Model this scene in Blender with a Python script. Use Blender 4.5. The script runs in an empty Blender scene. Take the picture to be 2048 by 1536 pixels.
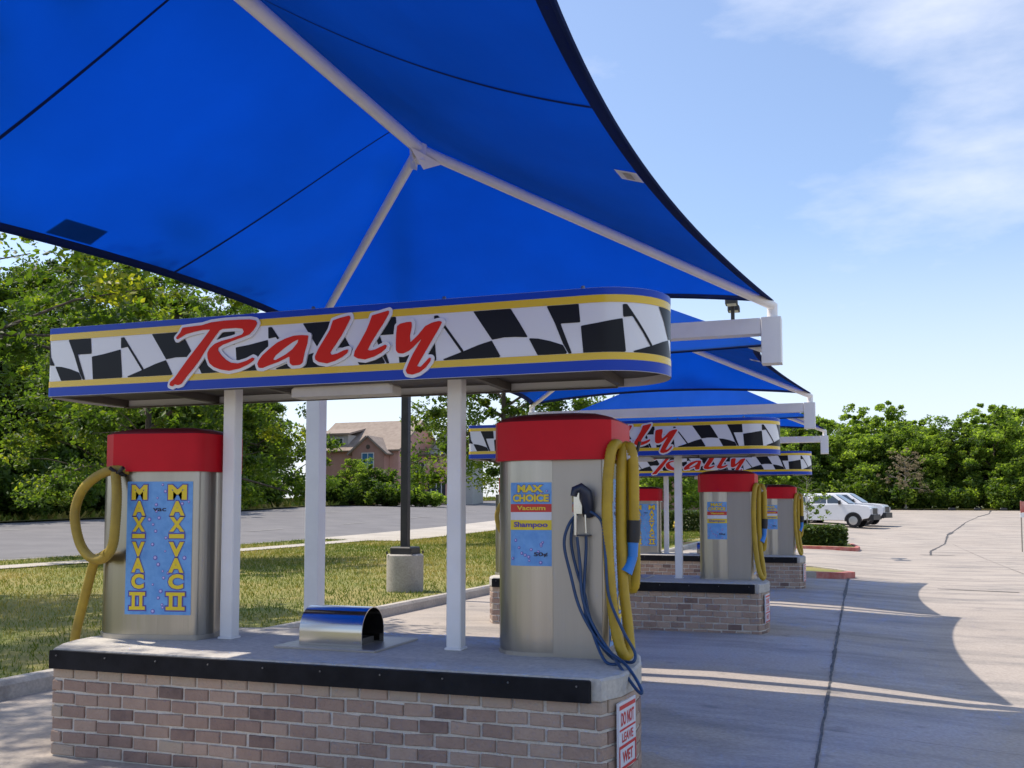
import bpy, bmesh, math, random
import numpy as np
from mathutils import Vector, Matrix
from mathutils.geometry import tessellate_polygon
R = math.radians
random.seed(5)
sc = bpy.context.scene
col = sc.collection

# ------------------------------------------------------------------ camera
cam_d = bpy.data.cameras.new('camera')
cam = bpy.data.objects.new('camera', cam_d); col.objects.link(cam)
cam.location = (4.367, -4.50, 1.42)
cam.rotation_euler = (R(93.5), 0, R(18.64))
cam_d.sensor_width = 36; cam_d.lens = 33.926
cam_d.shift_y = 0.0664
cam_d.clip_start = .05; cam_d.clip_end = 3000
sc.camera = cam
sc.view_settings.view_transform = 'Standard'
sc.view_settings.look = 'None'
sc.view_settings.exposure = 0.72
sc.view_settings.gamma = 1

# ------------------------------------------------------------------ sky and sun
SUN = Vector((-.60, .08, 1.0)).normalized()
w = bpy.data.worlds.new('World'); sc.world = w; w.use_nodes = True
nt = w.node_tree; N = nt.nodes; LK = nt.links
bg = N['Background']
sky = N.new('ShaderNodeTexSky'); sky.sky_type = 'NISHITA'; sky.sun_disc = False
sky.sun_elevation = math.asin(SUN.z); sky.sun_rotation = math.atan2(SUN.x, SUN.y)
sky.air_density = 1.0; sky.dust_density = 1.2; sky.ozone_density = 1.6
tc = N.new('ShaderNodeTexCoord')
mp = N.new('ShaderNodeMapping'); mp.inputs['Scale'].default_value = (1.5, 1.5, 4.2); mp.inputs['Location'].default_value = (1.3, 2.2, -.95)
LK.new(tc.outputs['Generated'], mp.inputs['Vector'])
nz = N.new('ShaderNodeTexNoise'); nz.inputs['Scale'].default_value = 1.6; nz.inputs['Detail'].default_value = 9; nz.inputs['Roughness'].default_value = .56
LK.new(mp.outputs['Vector'], nz.inputs['Vector'])
rp = N.new('ShaderNodeValToRGB'); rp.color_ramp.elements[0].position = .49; rp.color_ramp.elements[1].position = .76
rp.color_ramp.elements[0].color = (.06, .06, .06, 1); rp.color_ramp.elements[1].color = (.95, .95, .95, 1)
LK.new(nz.outputs['Fac'], rp.inputs['Fac'])
mx = N.new('ShaderNodeMix'); mx.data_type = 'RGBA'
tn = N.new('ShaderNodeMix'); tn.data_type = 'RGBA'; tn.blend_type = 'MULTIPLY'; tn.inputs[0].default_value = 1
LK.new(sky.outputs['Color'], tn.inputs[6]); tn.inputs[7].default_value = (.90, .945, 1.02, 1)
sx = N.new('ShaderNodeSeparateXYZ'); LK.new(tc.outputs['Generated'], sx.inputs[0])
hz_ = N.new('ShaderNodeMapRange'); hz_.interpolation_type = 'SMOOTHSTEP'; hz_.inputs[1].default_value = .02; hz_.inputs[2].default_value = .34; hz_.inputs[3].default_value = .62; hz_.inputs[4].default_value = 0
LK.new(sx.outputs['Z'], hz_.inputs[0])
mxf = N.new('ShaderNodeMath'); mxf.operation = 'MAXIMUM'; LK.new(rp.outputs['Color'], mxf.inputs[0]); LK.new(hz_.outputs[0], mxf.inputs[1])
LK.new(mxf.outputs[0], mx.inputs[0]); LK.new(tn.outputs[2], mx.inputs[6])
mx.inputs[7].default_value = (4.9, 5.1, 5.7, 1)
LK.new(mx.outputs[2], bg.inputs['Color']); bg.inputs['Strength'].default_value = 0.128
sun_d = bpy.data.lights.new('sun', 'SUN'); sun_d.energy = 3.2; sun_d.angle = R(.5); sun_d.color = (1, .91, .79)
sun = bpy.data.objects.new('sun', sun_d); col.objects.link(sun)
sun.rotation_euler = SUN.to_track_quat('Z', 'Y').to_euler()

# ------------------------------------------------------------------ materials
def mat(name, c1, rough=.6, c2=None, scale=5., metal=0., bump=0., spec=.5, coat=0., stretch=None, detail=6, lo=.35, hi=.65, bscale=None):
    m = bpy.data.materials.new(name); m.use_nodes = True
    n = m.node_tree.nodes; l = m.node_tree.links; b = n['Principled BSDF']
    b.inputs['Base Color'].default_value = (*c1, 1); b.inputs['Roughness'].default_value = rough
    b.inputs['Metallic'].default_value = metal; b.inputs['Specular IOR Level'].default_value = spec
    b.inputs['Coat Weight'].default_value = coat; b.inputs['Coat Roughness'].default_value = .06
    if c2 or bump:
        t = n.new('ShaderNodeTexCoord'); mpn = n.new('ShaderNodeMapping')
        if stretch: mpn.inputs['Scale'].default_value = stretch
        l.new(t.outputs['Object'], mpn.inputs['Vector'])
    if c2:
        z = n.new('ShaderNodeTexNoise'); z.inputs['Scale'].default_value = scale; z.inputs['Detail'].default_value = detail
        z.inputs['Roughness'].default_value = .62
        l.new(mpn.outputs['Vector'], z.inputs['Vector'])
        r = n.new('ShaderNodeValToRGB'); r.color_ramp.elements[0].position = lo; r.color_ramp.elements[1].position = hi
        r.color_ramp.elements[0].color = (*c1, 1); r.color_ramp.elements[1].color = (*c2, 1)
        l.new(z.outputs['Fac'], r.inputs['Fac']); l.new(r.outputs['Color'], b.inputs['Base Color'])
    if bump:
        z2 = n.new('ShaderNodeTexNoise'); z2.inputs['Scale'].default_value = bscale or scale*6; z2.inputs['Detail'].default_value = 5
        l.new(mpn.outputs['Vector'], z2.inputs['Vector'])
        bp = n.new('ShaderNodeBump'); bp.inputs['Strength'].default_value = bump; bp.inputs['Distance'].default_value = .02
        l.new(z2.outputs['Fac'], bp.inputs['Height']); l.new(bp.outputs['Normal'], b.inputs['Normal'])
    return m

def mat_attr(name, stops, rough=.8, trans=0., tcol=None, bump=0., bscale=60, nscale=0, namt=0.):
    """colour from the per-face attribute 'tint' through a ramp; optional translucency (leaves, grass)"""
    m = bpy.data.materials.new(name); m.use_nodes = True
    n = m.node_tree.nodes; l = m.node_tree.links; b = n['Principled BSDF']
    a = n.new('ShaderNodeAttribute'); a.attribute_name = 'tint'
    r = n.new('ShaderNodeValToRGB'); cr = r.color_ramp
    while len(cr.elements) < len(stops): cr.elements.new(.5)
    for e, (p, c) in zip(cr.elements, stops): e.position = p; e.color = (*c, 1)
    src = a.outputs['Fac']
    if namt:
        t = n.new('ShaderNodeTexCoord'); z = n.new('ShaderNodeTexNoise'); z.inputs['Scale'].default_value = nscale; z.inputs['Detail'].default_value = 5
        l.new(t.outputs['Object'], z.inputs['Vector'])
        q = n.new('ShaderNodeMath'); q.operation = 'MULTIPLY_ADD'; q.inputs[1].default_value = namt; q.inputs[2].default_value = -namt/2
        l.new(z.outputs['Fac'], q.inputs[0])
        q2 = n.new('ShaderNodeMath'); q2.operation = 'ADD'; l.new(a.outputs['Fac'], q2.inputs[0]); l.new(q.outputs[0], q2.inputs[1]); src = q2.outputs[0]
    l.new(src, r.inputs['Fac']); l.new(r.outputs['Color'], b.inputs['Base Color'])
    b.inputs['Roughness'].default_value = rough; b.inputs['Specular IOR Level'].default_value = .35
    if bump:
        t2 = n.new('ShaderNodeTexCoord'); z2 = n.new('ShaderNodeTexNoise'); z2.inputs['Scale'].default_value = bscale; z2.inputs['Detail'].default_value = 6
        l.new(t2.outputs['Object'], z2.inputs['Vector'])
        bp = n.new('ShaderNodeBump'); bp.inputs['Strength'].default_value = bump; bp.inputs['Distance'].default_value = .01
        l.new(z2.outputs['Fac'], bp.inputs['Height']); l.new(bp.outputs['Normal'], b.inputs['Normal'])
    if trans:
        tr = n.new('ShaderNodeBsdfTranslucent'); mixc = n.new('ShaderNodeMix'); mixc.data_type = 'RGBA'; mixc.blend_type = 'MULTIPLY'
        mixc.inputs[0].default_value = 1; l.new(r.outputs['Color'], mixc.inputs[6]); mixc.inputs[7].default_value = (*tcol, 1)
        l.new(mixc.outputs[2], tr.inputs['Color'])
        ms = n.new('ShaderNodeMixShader'); ms.inputs[0].default_value = trans
        l.new(b.outputs[0], ms.inputs[1]); l.new(tr.outputs[0], ms.inputs[2]); l.new(ms.outputs[0], n['Material Output'].inputs['Surface'])
    return m

def cloth_mat(name, dc, tcol, trans, rough=.8, fwd=0.):
    m = bpy.data.materials.new(name); m.use_nodes = True
    n = m.node_tree.nodes; l = m.node_tree.links; b = n['Principled BSDF']
    t = n.new('ShaderNodeTexCoord')
    z = n.new('ShaderNodeTexNoise'); z.inputs['Scale'].default_value = 1.1; z.inputs['Detail'].default_value = 7
    l.new(t.outputs['Object'], z.inputs['Vector'])
    rr = n.new('ShaderNodeMapRange'); rr.inputs[1].default_value = .3; rr.inputs[2].default_value = .7; rr.inputs[3].default_value = .90; rr.inputs[4].default_value = 1.10
    l.new(z.outputs['Fac'], rr.inputs[0])
    def tinted(c):
        q = n.new('ShaderNodeMix'); q.data_type = 'RGBA'; q.blend_type = 'MULTIPLY'; q.inputs[0].default_value = 1
        q.inputs[6].default_value = (*c, 1); l.new(rr.outputs[0], q.inputs[7]); return q.outputs[2]
    l.new(tinted(dc), b.inputs['Base Color']); b.inputs['Roughness'].default_value = rough; b.inputs['Specular IOR Level'].default_value = .08
    wv = n.new('ShaderNodeTexWave'); wv.inputs['Scale'].default_value = 60; wv.inputs['Distortion'].default_value = 2
    l.new(t.outputs['Object'], wv.inputs['Vector'])
    bp = n.new('ShaderNodeBump'); bp.inputs['Strength'].default_value = .15; bp.inputs['Distance'].default_value = .004
    l.new(wv.outputs['Fac'], bp.inputs['Height'])
    mw = n.new('ShaderNodeMapping'); mw.inputs['Scale'].default_value = (2.2, .5, 1); mw.inputs['Rotation'].default_value = (0, 0, .5); l.new(t.outputs['Object'], mw.inputs['Vector'])
    zw = n.new('ShaderNodeTexNoise'); zw.inputs['Scale'].default_value = 1.6; zw.inputs['Detail'].default_value = 3; l.new(mw.outputs['Vector'], zw.inputs['Vector'])
    b2 = n.new('ShaderNodeBump'); b2.inputs['Strength'].default_value = .25; b2.inputs['Distance'].default_value = .10
    l.new(zw.outputs['Fac'], b2.inputs['Height']); l.new(bp.outputs['Normal'], b2.inputs['Normal']); l.new(b2.outputs['Normal'], b.inputs['Normal'])
    tr = n.new('ShaderNodeBsdfTranslucent'); l.new(b2.outputs['Normal'], tr.inputs['Normal']); l.new(tinted(tcol), tr.inputs['Color'])
    tout = tr.outputs[0]
    if fwd:
        rf = n.new('ShaderNodeBsdfRefraction'); rf.inputs['IOR'].default_value = 1.05; rf.inputs['Roughness'].default_value = .62
        l.new(tinted(tcol), rf.inputs['Color']); m2 = n.new('ShaderNodeMixShader'); m2.inputs[0].default_value = fwd
        l.new(tr.outputs[0], m2.inputs[1]); l.new(rf.outputs[0], m2.inputs[2]); tout = m2.outputs[0]
    ms = n.new('ShaderNodeMixShader'); ms.inputs[0].default_value = trans
    l.new(b.outputs[0], ms.inputs[1]); l.new(tout, ms.inputs[2]); l.new(ms.outputs[0], n['Material Output'].inputs['Surface'])
    return m

def concrete_mat(name, a, b_, stain, amt=.6, jointy=True):
    m = mat(name, a, .85, b_, .35, bump=.25, bscale=45, detail=9, lo=.3, hi=.7)
    n = m.node_tree.nodes; l = m.node_tree.links; b = n['Principled BSDF']
    t = n.new('ShaderNodeTexCoord')
    mp_ = n.new('ShaderNodeMapping'); mp_.inputs['Scale'].default_value = (.5, 1.6, 1); l.new(t.outputs['Object'], mp_.inputs['Vector'])
    z = n.new('ShaderNodeTexNoise'); z.inputs['Scale'].default_value = .9; z.inputs['Detail'].default_value = 10; z.inputs['Roughness'].default_value = .68
    l.new(mp_.outputs['Vector'], z.inputs['Vector'])
    r = n.new('ShaderNodeValToRGB'); r.color_ramp.elements[0].position = .46; r.color_ramp.elements[1].position = .70
    r.color_ramp.elements[0].color = (0, 0, 0, 1); r.color_ramp.elements[1].color = (amt, amt, amt, 1)
    l.new(z.outputs['Fac'], r.inputs['Fac'])
    fine = n.new('ShaderNodeTexNoise'); fine.inputs['Scale'].default_value = 38; fine.inputs['Detail'].default_value = 4; l.new(t.outputs['Object'], fine.inputs['Vector'])
    fr = n.new('ShaderNodeMapRange'); fr.inputs[1].default_value = .3; fr.inputs[2].default_value = .7; fr.inputs[3].default_value = .84; fr.inputs[4].default_value = 1.12
    l.new(fine.outputs['Fac'], fr.inputs[0])
    sp = n.new('ShaderNodeTexNoise'); sp.inputs['Scale'].default_value = 2.7; sp.inputs['Detail'].default_value = 3; l.new(t.outputs['Object'], sp.inputs['Vector'])
    spr = n.new('ShaderNodeMapRange'); spr.inputs[1].default_value = .64; spr.inputs[2].default_value = .72; spr.inputs[3].default_value = 0; spr.inputs[4].default_value = .45; l.new(sp.outputs['Fac'], spr.inputs[0])
    old0 = b.inputs['Base Color'].links[0].from_socket
    q0 = n.new('ShaderNodeMix'); q0.data_type = 'RGBA'; l.new(spr.outputs[0], q0.inputs[0]); l.new(old0, q0.inputs[6]); q0.inputs[7].default_value = (stain[0]*.8, stain[1]*.8, stain[2]*.8, 1); old = q0.outputs[2]
    q = n.new('ShaderNodeMix'); q.data_type = 'RGBA'; l.new(r.outputs['Color'], q.inputs[0]); l.new(old, q.inputs[6]); q.inputs[7].default_value = (*stain, 1)
    q2 = n.new('ShaderNodeMix'); q2.data_type = 'RGBA'; q2.blend_type = 'MULTIPLY'; q2.inputs[0].default_value = 1
    l.new(q.outputs[2], q2.inputs[6]); l.new(fr.outputs[0], q2.inputs[7]); l.new(q2.outputs[2], b.inputs['Base Color'])
    return m

M = {}
M['lot'] = concrete_mat('lot_concrete', (.355, .305, .258), (.435, .378, .322), (.15, .145, .14), .8)
M['slab'] = concrete_mat('slab_concrete', (.50, .465, .41), (.58, .545, .48), (.24, .235, .23), .5)
M['curb'] = concrete_mat('curb_concrete', (.43, .39, .335), (.50, .455, .395), (.22, .2, .18), .6)
M['asphalt'] = mat('asphalt', (.135, .13, .135), .85, (.175, .168, .17), .6, bump=.3, bscale=50)
M['verge'] = mat('verge_soil', (.29, .235, .075), .95, (.15, .175, .035), .55, bump=.6, bscale=25, detail=9)
M['soil'] = mat('soil', (.10, .10, .035), .95, (.07, .085, .02), .3, bump=.5, bscale=9)
M['paintline'] = mat('road_paint', (.36, .35, .32), .7, (.24, .235, .22), 9)
M['tar'] = mat('joint_tar', (.035, .035, .04), .8, (.11, .105, .10), 7)
M['grass'] = mat_attr('grass_blades', [(0, (.075, .135, .014)), (.45, (.18, .22, .028)), (.75, (.35, .30, .07)), (1, (.50, .39, .13))], .7, .35, (1, 1, .6))
M['leaf'] = mat_attr('leaf_bright', [(0, (.03, .062, .012)), (.45, (.066, .115, .018)), (.8, (.13, .175, .024)), (1, (.27, .28, .035))], .5, .55, (2.1, 2.1, .7))
M['leafdark'] = mat_attr('leaf_dark', [(0, (.035, .07, .014)), (.5, (.07, .12, .02)), (1, (.15, .19, .028))], .55, .5, (2.0, 2.1, .7))
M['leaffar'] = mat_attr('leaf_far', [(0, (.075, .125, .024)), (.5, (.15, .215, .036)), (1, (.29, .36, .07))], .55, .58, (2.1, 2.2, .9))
M['leafpale'] = mat_attr('leaf_pale', [(0, (.22, .18, .115)), (1, (.38, .32, .20))], .8, .3, (1.2, 1.2, 1))
M['hedge'] = mat_attr('hedge_leaf', [(0, (.03, .055, .012)), (.5, (.06, .10, .018)), (1, (.12, .16, .03))], .5, .3, (1.5, 1.5, .7))
M['bark'] = mat('bark', (.055, .042, .032), .95, (.12, .10, .08), 4, bump=.9, bscale=14, stretch=(1, 1, .25))
M['barkpale'] = mat('bark_pale', (.33, .29, .25), .9, (.22, .19, .16), 6)
M['brick'] = mat_attr('brick', [(0, (.14, .10, .09)), (.22, (.27, .185, .152)), (.5, (.36, .255, .20)), (.75, (.44, .325, .255)), (1, (.42, .35, .27))], .88, bump=.8, bscale=55, nscale=16, namt=.35)
M['mortar'] = mat('mortar', (.60, .56, .50), .95, (.70, .66, .60), 14, bump=.5)
M['rubber'] = mat('black_rubber', (.006, .006, .008), .7, (.014, .014, .017), 8, spec=.2)
M['steelbolt'] = mat('bolt_steel', (.22, .22, .23), .45, metal=1)
M['white'] = mat('white_enamel', (.84, .825, .80), .38, (.76, .74, .71), 3.5, bump=.04, lo=.42, hi=.8)
M['whitevinyl'] = mat('white_vinyl', (.72, .72, .73), .22, coat=.4)
M['blackvinyl'] = mat('black_vinyl', (.009, .009, .011), .32, spec=.22)
M['yellowvinyl'] = mat('yellow_vinyl', (.72, .48, .008), .25, coat=.3)
M['bluevinyl'] = mat('blue_vinyl', (.006, .050, .42), .35, coat=.08, spec=.25)
M['redletter'] = mat('red_letter', (.66, .022, .010), .45, spec=.2)
M['under'] = mat('underside_metal', (.055, .044, .036), .6, (.085, .07, .056), 4)
M['beige'] = mat('beige_lens', (.55, .50, .42), .45, (.48, .43, .36), 5)
M['steel'] = mat('brushed_steel', (.42, .40, .36), .28, (.33, .315, .285), 3, metal=1, bump=.16, bscale=26, stretch=(1, 1, .012))
M['panel'] = mat('satin_panel', (.45, .415, .365), .42, (.39, .36, .315), 2.5, metal=.75, bump=.04, bscale=90, stretch=(1, 1, .05))
M['mirror'] = mat('polished_steel', (.58, .57, .55), .15, (.50, .49, .47), 3, metal=1, stretch=(.1, 1, 1))
M['redcap'] = mat('red_plastic', (.60, .008, .018), .45, (.52, .007, .015), 2.5, bump=.03, spec=.2)
M['redcapd'] = mat('dark_red_dome', (.20, .006, .010), .6, (.12, .006, .01), 3)
M['stickerblue'] = mat('sticker_blue', (.10, .30, .66), .35, (.16, .40, .76), 14)
M['stickeryel'] = mat('sticker_yellow', (.80, .60, .02), .35)
M['stickerpur'] = mat('sticker_purple', (.10, .06, .33), .4)
M['stickerred'] = mat('sticker_red', (.60, .025, .02), .4)
M['stickerwhite'] = mat('sticker_white', (.70, .70, .74), .4)
M['bubble'] = mat('bubble_lilac', (.58, .50, .80), .4)
M['bubbled'] = mat('bubble_rim', (.14, .14, .50), .4)
M['ink'] = mat('dark_ink', (.02, .02, .06), .5)
M['hose'] = mat('yellow_hose', (.50, .33, .014), .5, (.38, .245, .014), 7, bump=.0)
M['hoseold'] = mat('yellow_hose_worn', (.42, .29, .028), .55, (.28, .19, .022), 7)
M['cuff'] = mat('black_cuff', (.014, .014, .016), .5)
M['nozzle'] = mat('blue_nozzle', (.02, .20, .62), .4)
M['bluehose'] = mat('blue_hose', (.008, .035, .10), .42, (.012, .06, .17), 6)
M['gun'] = mat('gun_dark', (.02, .025, .045), .4)
M['fabric'] = cloth_mat('blue_shade_cloth', (.003, .085, .46), (.0008, .077, .56), .5, fwd=.75)
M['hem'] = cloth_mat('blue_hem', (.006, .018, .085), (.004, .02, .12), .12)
M['blackmetal'] = mat('black_metal', (.018, .016, .016), .5, (.03, .027, .026), 5)
M['basec'] = concrete_mat('pole_base_concrete', (.40, .37, .32), (.50, .46, .41), (.2, .18, .15), .6)
M['redpaint'] = mat('red_curb_paint', (.42, .09, .07), .75, (.50, .22, .18), 5)
M['housebrick'] = mat('house_brick', (.56, .31, .25), .9, (.62, .36, .29), 1.2)
M['housebrick2'] = mat('house_brick_dark', (.42, .225, .175), .9, (.48, .27, .21), 1.2)
M['roof'] = mat('roof_shingle', (.24, .19, .155), .9, (.32, .26, .215), 2.5)
M['siding'] = mat('pale_siding', (.48, .47, .43), .8, (.42, .41, .38), 2)
M['trim'] = mat('trim_white', (.7, .69, .66), .6)
M['trimbrown'] = mat('trim_brown', (.11, .08, .06), .6)
M['glass'] = mat('window_glass', (.04, .055, .07), .08, spec=.8)
M['glassblue'] = mat('window_glass_blue', (.07, .20, .34), .15, spec=.8)
M['shutter'] = mat('dark_shutter', (.03, .03, .035), .6)
M['carwhite'] = mat('car_white', (.78, .78, .79), .25, coat=.5)
M['carblack'] = mat('car_black_trim', (.015, .015, .017), .5)
M['carglass'] = mat('car_glass', (.05, .065, .08), .06, spec=.9)
M['tyre'] = mat('tyre', (.018, .018, .02), .85)
M['rim'] = mat('rim', (.5, .5, .5), .35, metal=.8)
M['lamp'] = mat('lamp_clear', (.6, .62, .65), .12)
M['hydrant'] = mat('yellow_hydrant', (.65, .48, .06), .5)

# ------------------------------------------------------------------ helpers
def tag(o, label=None, cat=None, group=None, kind=None):
    if label: o['label'] = label
    if cat: o['category'] = cat
    if group: o['group'] = group
    if kind: o['kind'] = kind
    return o
def thing(name, loc, label, cat, group=None, rz=0):
    o = bpy.data.objects.new(name, None); col.objects.link(o); o.empty_display_size = .2
    o.location = loc; o.rotation_euler = (0, 0, rz)
    return tag(o, label, cat, group)
def copy_tree(o, off=(0, 0, 0), parent=None, label=None):
    c = o.copy(); col.objects.link(c)
    if parent: c.parent = parent; c.matrix_parent_inverse = o.matrix_parent_inverse.copy()
    else: c.location = Vector(o.location) + Vector(off)
    if label: c['label'] = label
    for ch in list(o.children): copy_tree(ch, parent=c)
    return c
def root_of(o):
    while o.parent: o = o.parent
    return o

class MB:
    """collects polygons; build() links them as one mesh object"""
    def __init__(s): s.v = []; s.f = []; s.m = []; s.t = []
    def face(s, pts, mi=0, t=0):
        b = len(s.v); s.v += [tuple(p) for p in pts]; s.f.append(tuple(range(b, b+len(pts)))); s.m.append(mi); s.t.append(t); return s
    def add(s, vs, fs, mi=0, t=0):
        b = len(s.v); s.v += [tuple(p) for p in vs]
        for f in fs: s.f.append(tuple(b+i for i in f)); s.m.append(mi); s.t.append(t)
        return s
    def box(s, x0, y0, z0, x1, y1, z1, mi=0, t=0):
        return s.add([(x0,y0,z0),(x1,y0,z0),(x1,y1,z0),(x0,y1,z0),(x0,y0,z1),(x1,y0,z1),(x1,y1,z1),(x0,y1,z1)],
                     [(3,2,1,0),(4,5,6,7),(0,1,5,4),(1,2,6,5),(2,3,7,6),(3,0,4,7)], mi, t)
    def cbox(s, x0, y0, z0, x1, y1, z1, c=.01, mi=0):
        """box with chamfered vertical and top edges"""
        pl = [(x0+c,y0),(x1-c,y0),(x1,y0+c),(x1,y1-c),(x1-c,y1),(x0+c,y1),(x0,y1-c),(x0,y0+c)]
        return s.prism(pl, z0, z1, mi, top=c)
    def prism(s, pl, z0, z1, mi=0, top=0., cap0=True, cap1=True):
        n = len(pl); cx = sum(p[0] for p in pl)/n; cy = sum(p[1] for p in pl)/n
        rings = [(z0, 1.), (z1-top, 1.)] if top else [(z0, 1.), (z1, 1.)]
        vs = [(p[0], p[1], z) for z, k in rings for p in pl]
        if top:
            for p in pl:
                d = Vector((cx-p[0], cy-p[1])); L = d.length or 1; d = d/L*min(top, L*.5); vs.append((p[0]+d.x, p[1]+d.y, z1))
        k = len(vs)//n; fs = []
        for r in range(k-1):
            for i in range(n): j = (i+1) % n; fs.append((r*n+i, r*n+j, (r+1)*n+j, (r+1)*n+i))
        if cap0: fs.append(tuple(range(n-1, -1, -1)))
        if cap1: fs.append(tuple(range((k-1)*n, k*n)))
        return s.add(vs, fs, mi)
    def prism_y(s, pl, y0, y1, mi=0):
        n = len(pl); vs = [(p[0], y0, p[1]) for p in pl] + [(p[0], y1, p[1]) for p in pl]
        fs = [tuple(range(n)), tuple(range(2*n-1, n-1, -1))] + [(i, n+i, n+(i+1) % n, (i+1) % n) for i in range(n)]
        return s.add(vs, fs, mi)
    def tube(s, pts, r, n=8, mi=0, caps=True, ridges=0, t=0):
        pts = [Vector(p) for p in pts]; rs = r if isinstance(r, (list, tuple)) else [r]*len(pts)
        up = Vector((0, 0, 1)); vs = []; prev = None
        for i, p in enumerate(pts):
            d = (pts[min(i+1, len(pts)-1)] - pts[max(i-1, 0)])
            d = d.normalized() if d.length > 1e-9 else up
            if prev is None:
                a = d.cross(up)
                if a.length < 1e-3: a = d.cross(Vector((1, 0, 0)))
                a.normalize()
            else:
                a = prev - d*prev.dot(d); a.normalize()
            prev = a; b = d.cross(a)
            for k in range(n):
                an = 2*math.pi*k/n; vs.append(p + a*(rs[i]*math.cos(an)) + b*(rs[i]*math.sin(an)))
        fs = []
        for i in range(len(pts)-1):
            for k in range(n): j = (k+1) % n; fs.append((i*n+k, i*n+j, (i+1)*n+j, (i+1)*n+k))
        if caps: fs.append(tuple(range(n-1, -1, -1))); fs.append(tuple((len(pts)-1)*n+k for k in range(n)))
        return s.add(vs, fs, mi, t)
    def bar(s, a, b, w, h, mi=0, up=(0, 0, 1)):
        a = Vector(a); b = Vector(b); d = (b-a).normalized(); u = Vector(up); x = d.cross(u).normalized(); u = x.cross(d)
        vs = [p + x*sx*w/2 + u*sz*h/2 for p in (a, b) for sx, sz in ((-1,-1),(1,-1),(1,1),(-1,1))]
        return s.add(vs, [(0,1,2,3),(7,6,5,4),(0,4,5,1),(1,5,6,2),(2,6,7,3),(3,7,4,0)], mi)
    def build(s, name, m, parent=None, smooth=False, local=False, loc=None, kind=None, label=None, bevel=0.):
        me = bpy.data.meshes.new(name)
        off = Vector((0, 0, 0))
        if loc is not None: off = Vector(loc)
        elif parent and not local: off = Vector(root_of(parent).location)
        vs = [(v[0]-off.x, v[1]-off.y, v[2]-off.z) for v in s.v]
        me.from_pydata(vs, [], s.f); me.validate(verbose=False)
        for q in (m if isinstance(m, (list, tuple)) else [m]): me.materials.append(q)
        if len(me.polygons) == len(s.f):
            me.polygons.foreach_set('material_index', s.m)
            if any(s.t):
                at = me.attributes.new('tint', 'FLOAT', 'FACE'); at.data.foreach_set('value', [float(x) for x in s.t])
        if smooth:
            me.polygons.foreach_set('use_smooth', [True]*len(me.polygons))
            try: me.set_sharp_from_angle(angle=R(smooth if smooth is not True else 40))
            except Exception: pass
        me.update()
        o = bpy.data.objects.new(name, me); col.objects.link(o)
        if parent: o.parent = parent
        elif loc is not None: o.location = loc
        if bevel:
            bv = o.modifiers.new('bevel', 'BEVEL'); bv.width = bevel; bv.segments = 2; bv.limit_method = 'ANGLE'
        if kind: o['kind'] = kind
        if label: o['label'] = label
        return o

def smooth_path(pts, k=6):
    """Catmull-Rom through the points"""
    P = [Vector(p) for p in pts]; out = []
    for i in range(len(P)-1):
        p0 = P[max(i-1, 0)]; p1 = P[i]; p2 = P[i+1]; p3 = P[min(i+2, len(P)-1)]
        for j in range(k):
            t = j/k
            out.append(.5*((2*p1) + (p2-p0)*t + (2*p0-5*p1+4*p2-p3)*t*t + (3*p1-p0-3*p2+p3)*t**3))
    out.append(P[-1]); return out

def ribbed(mb, pts, r, n=12, pitch=.0085):
    P = [Vector(p) for p in pts]; L = [0]
    for a, b in zip(P, P[1:]): L.append(L[-1]+(b-a).length)
    k = int(L[-1]/pitch); out = []; i = 0
    for j in range(k+1):
        s = L[-1]*j/k
        while i < len(P)-2 and L[i+1] < s: i += 1
        out.append(P[i].lerp(P[i+1], (s-L[i])/max(1e-9, L[i+1]-L[i])))
    return mb.tube(out, [r*(1.045 if j % 2 else .955) for j in range(len(out))], n)
def sdf(polys, holes, X, Y):
    best = np.full(X.shape, 1e9)
    def one(pl):
        d = np.full(X.shape, 1e9); ins = np.zeros(X.shape, bool); n = len(pl)
        for i in range(n):
            ax, ay = pl[i]; bx, by = pl[(i+1) % n]; ex, ey = bx-ax, by-ay; L = ex*ex+ey*ey
            if L < 1e-12: continue
            t = np.clip(((X-ax)*ex+(Y-ay)*ey)/L, 0, 1); d = np.minimum(d, np.hypot(X-ax-t*ex, Y-ay-t*ey))
            c = ((ay > Y) != (by > Y)) & (X < ex*(Y-ay)/((by-ay) if abs(by-ay) > 1e-12 else 1e-12)+ax); ins ^= c
        return np.where(ins, -d, d)
    for p in polys: best = np.minimum(best, one(p))
    for h in holes: best = np.maximum(best, -one(h))
    return best
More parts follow.
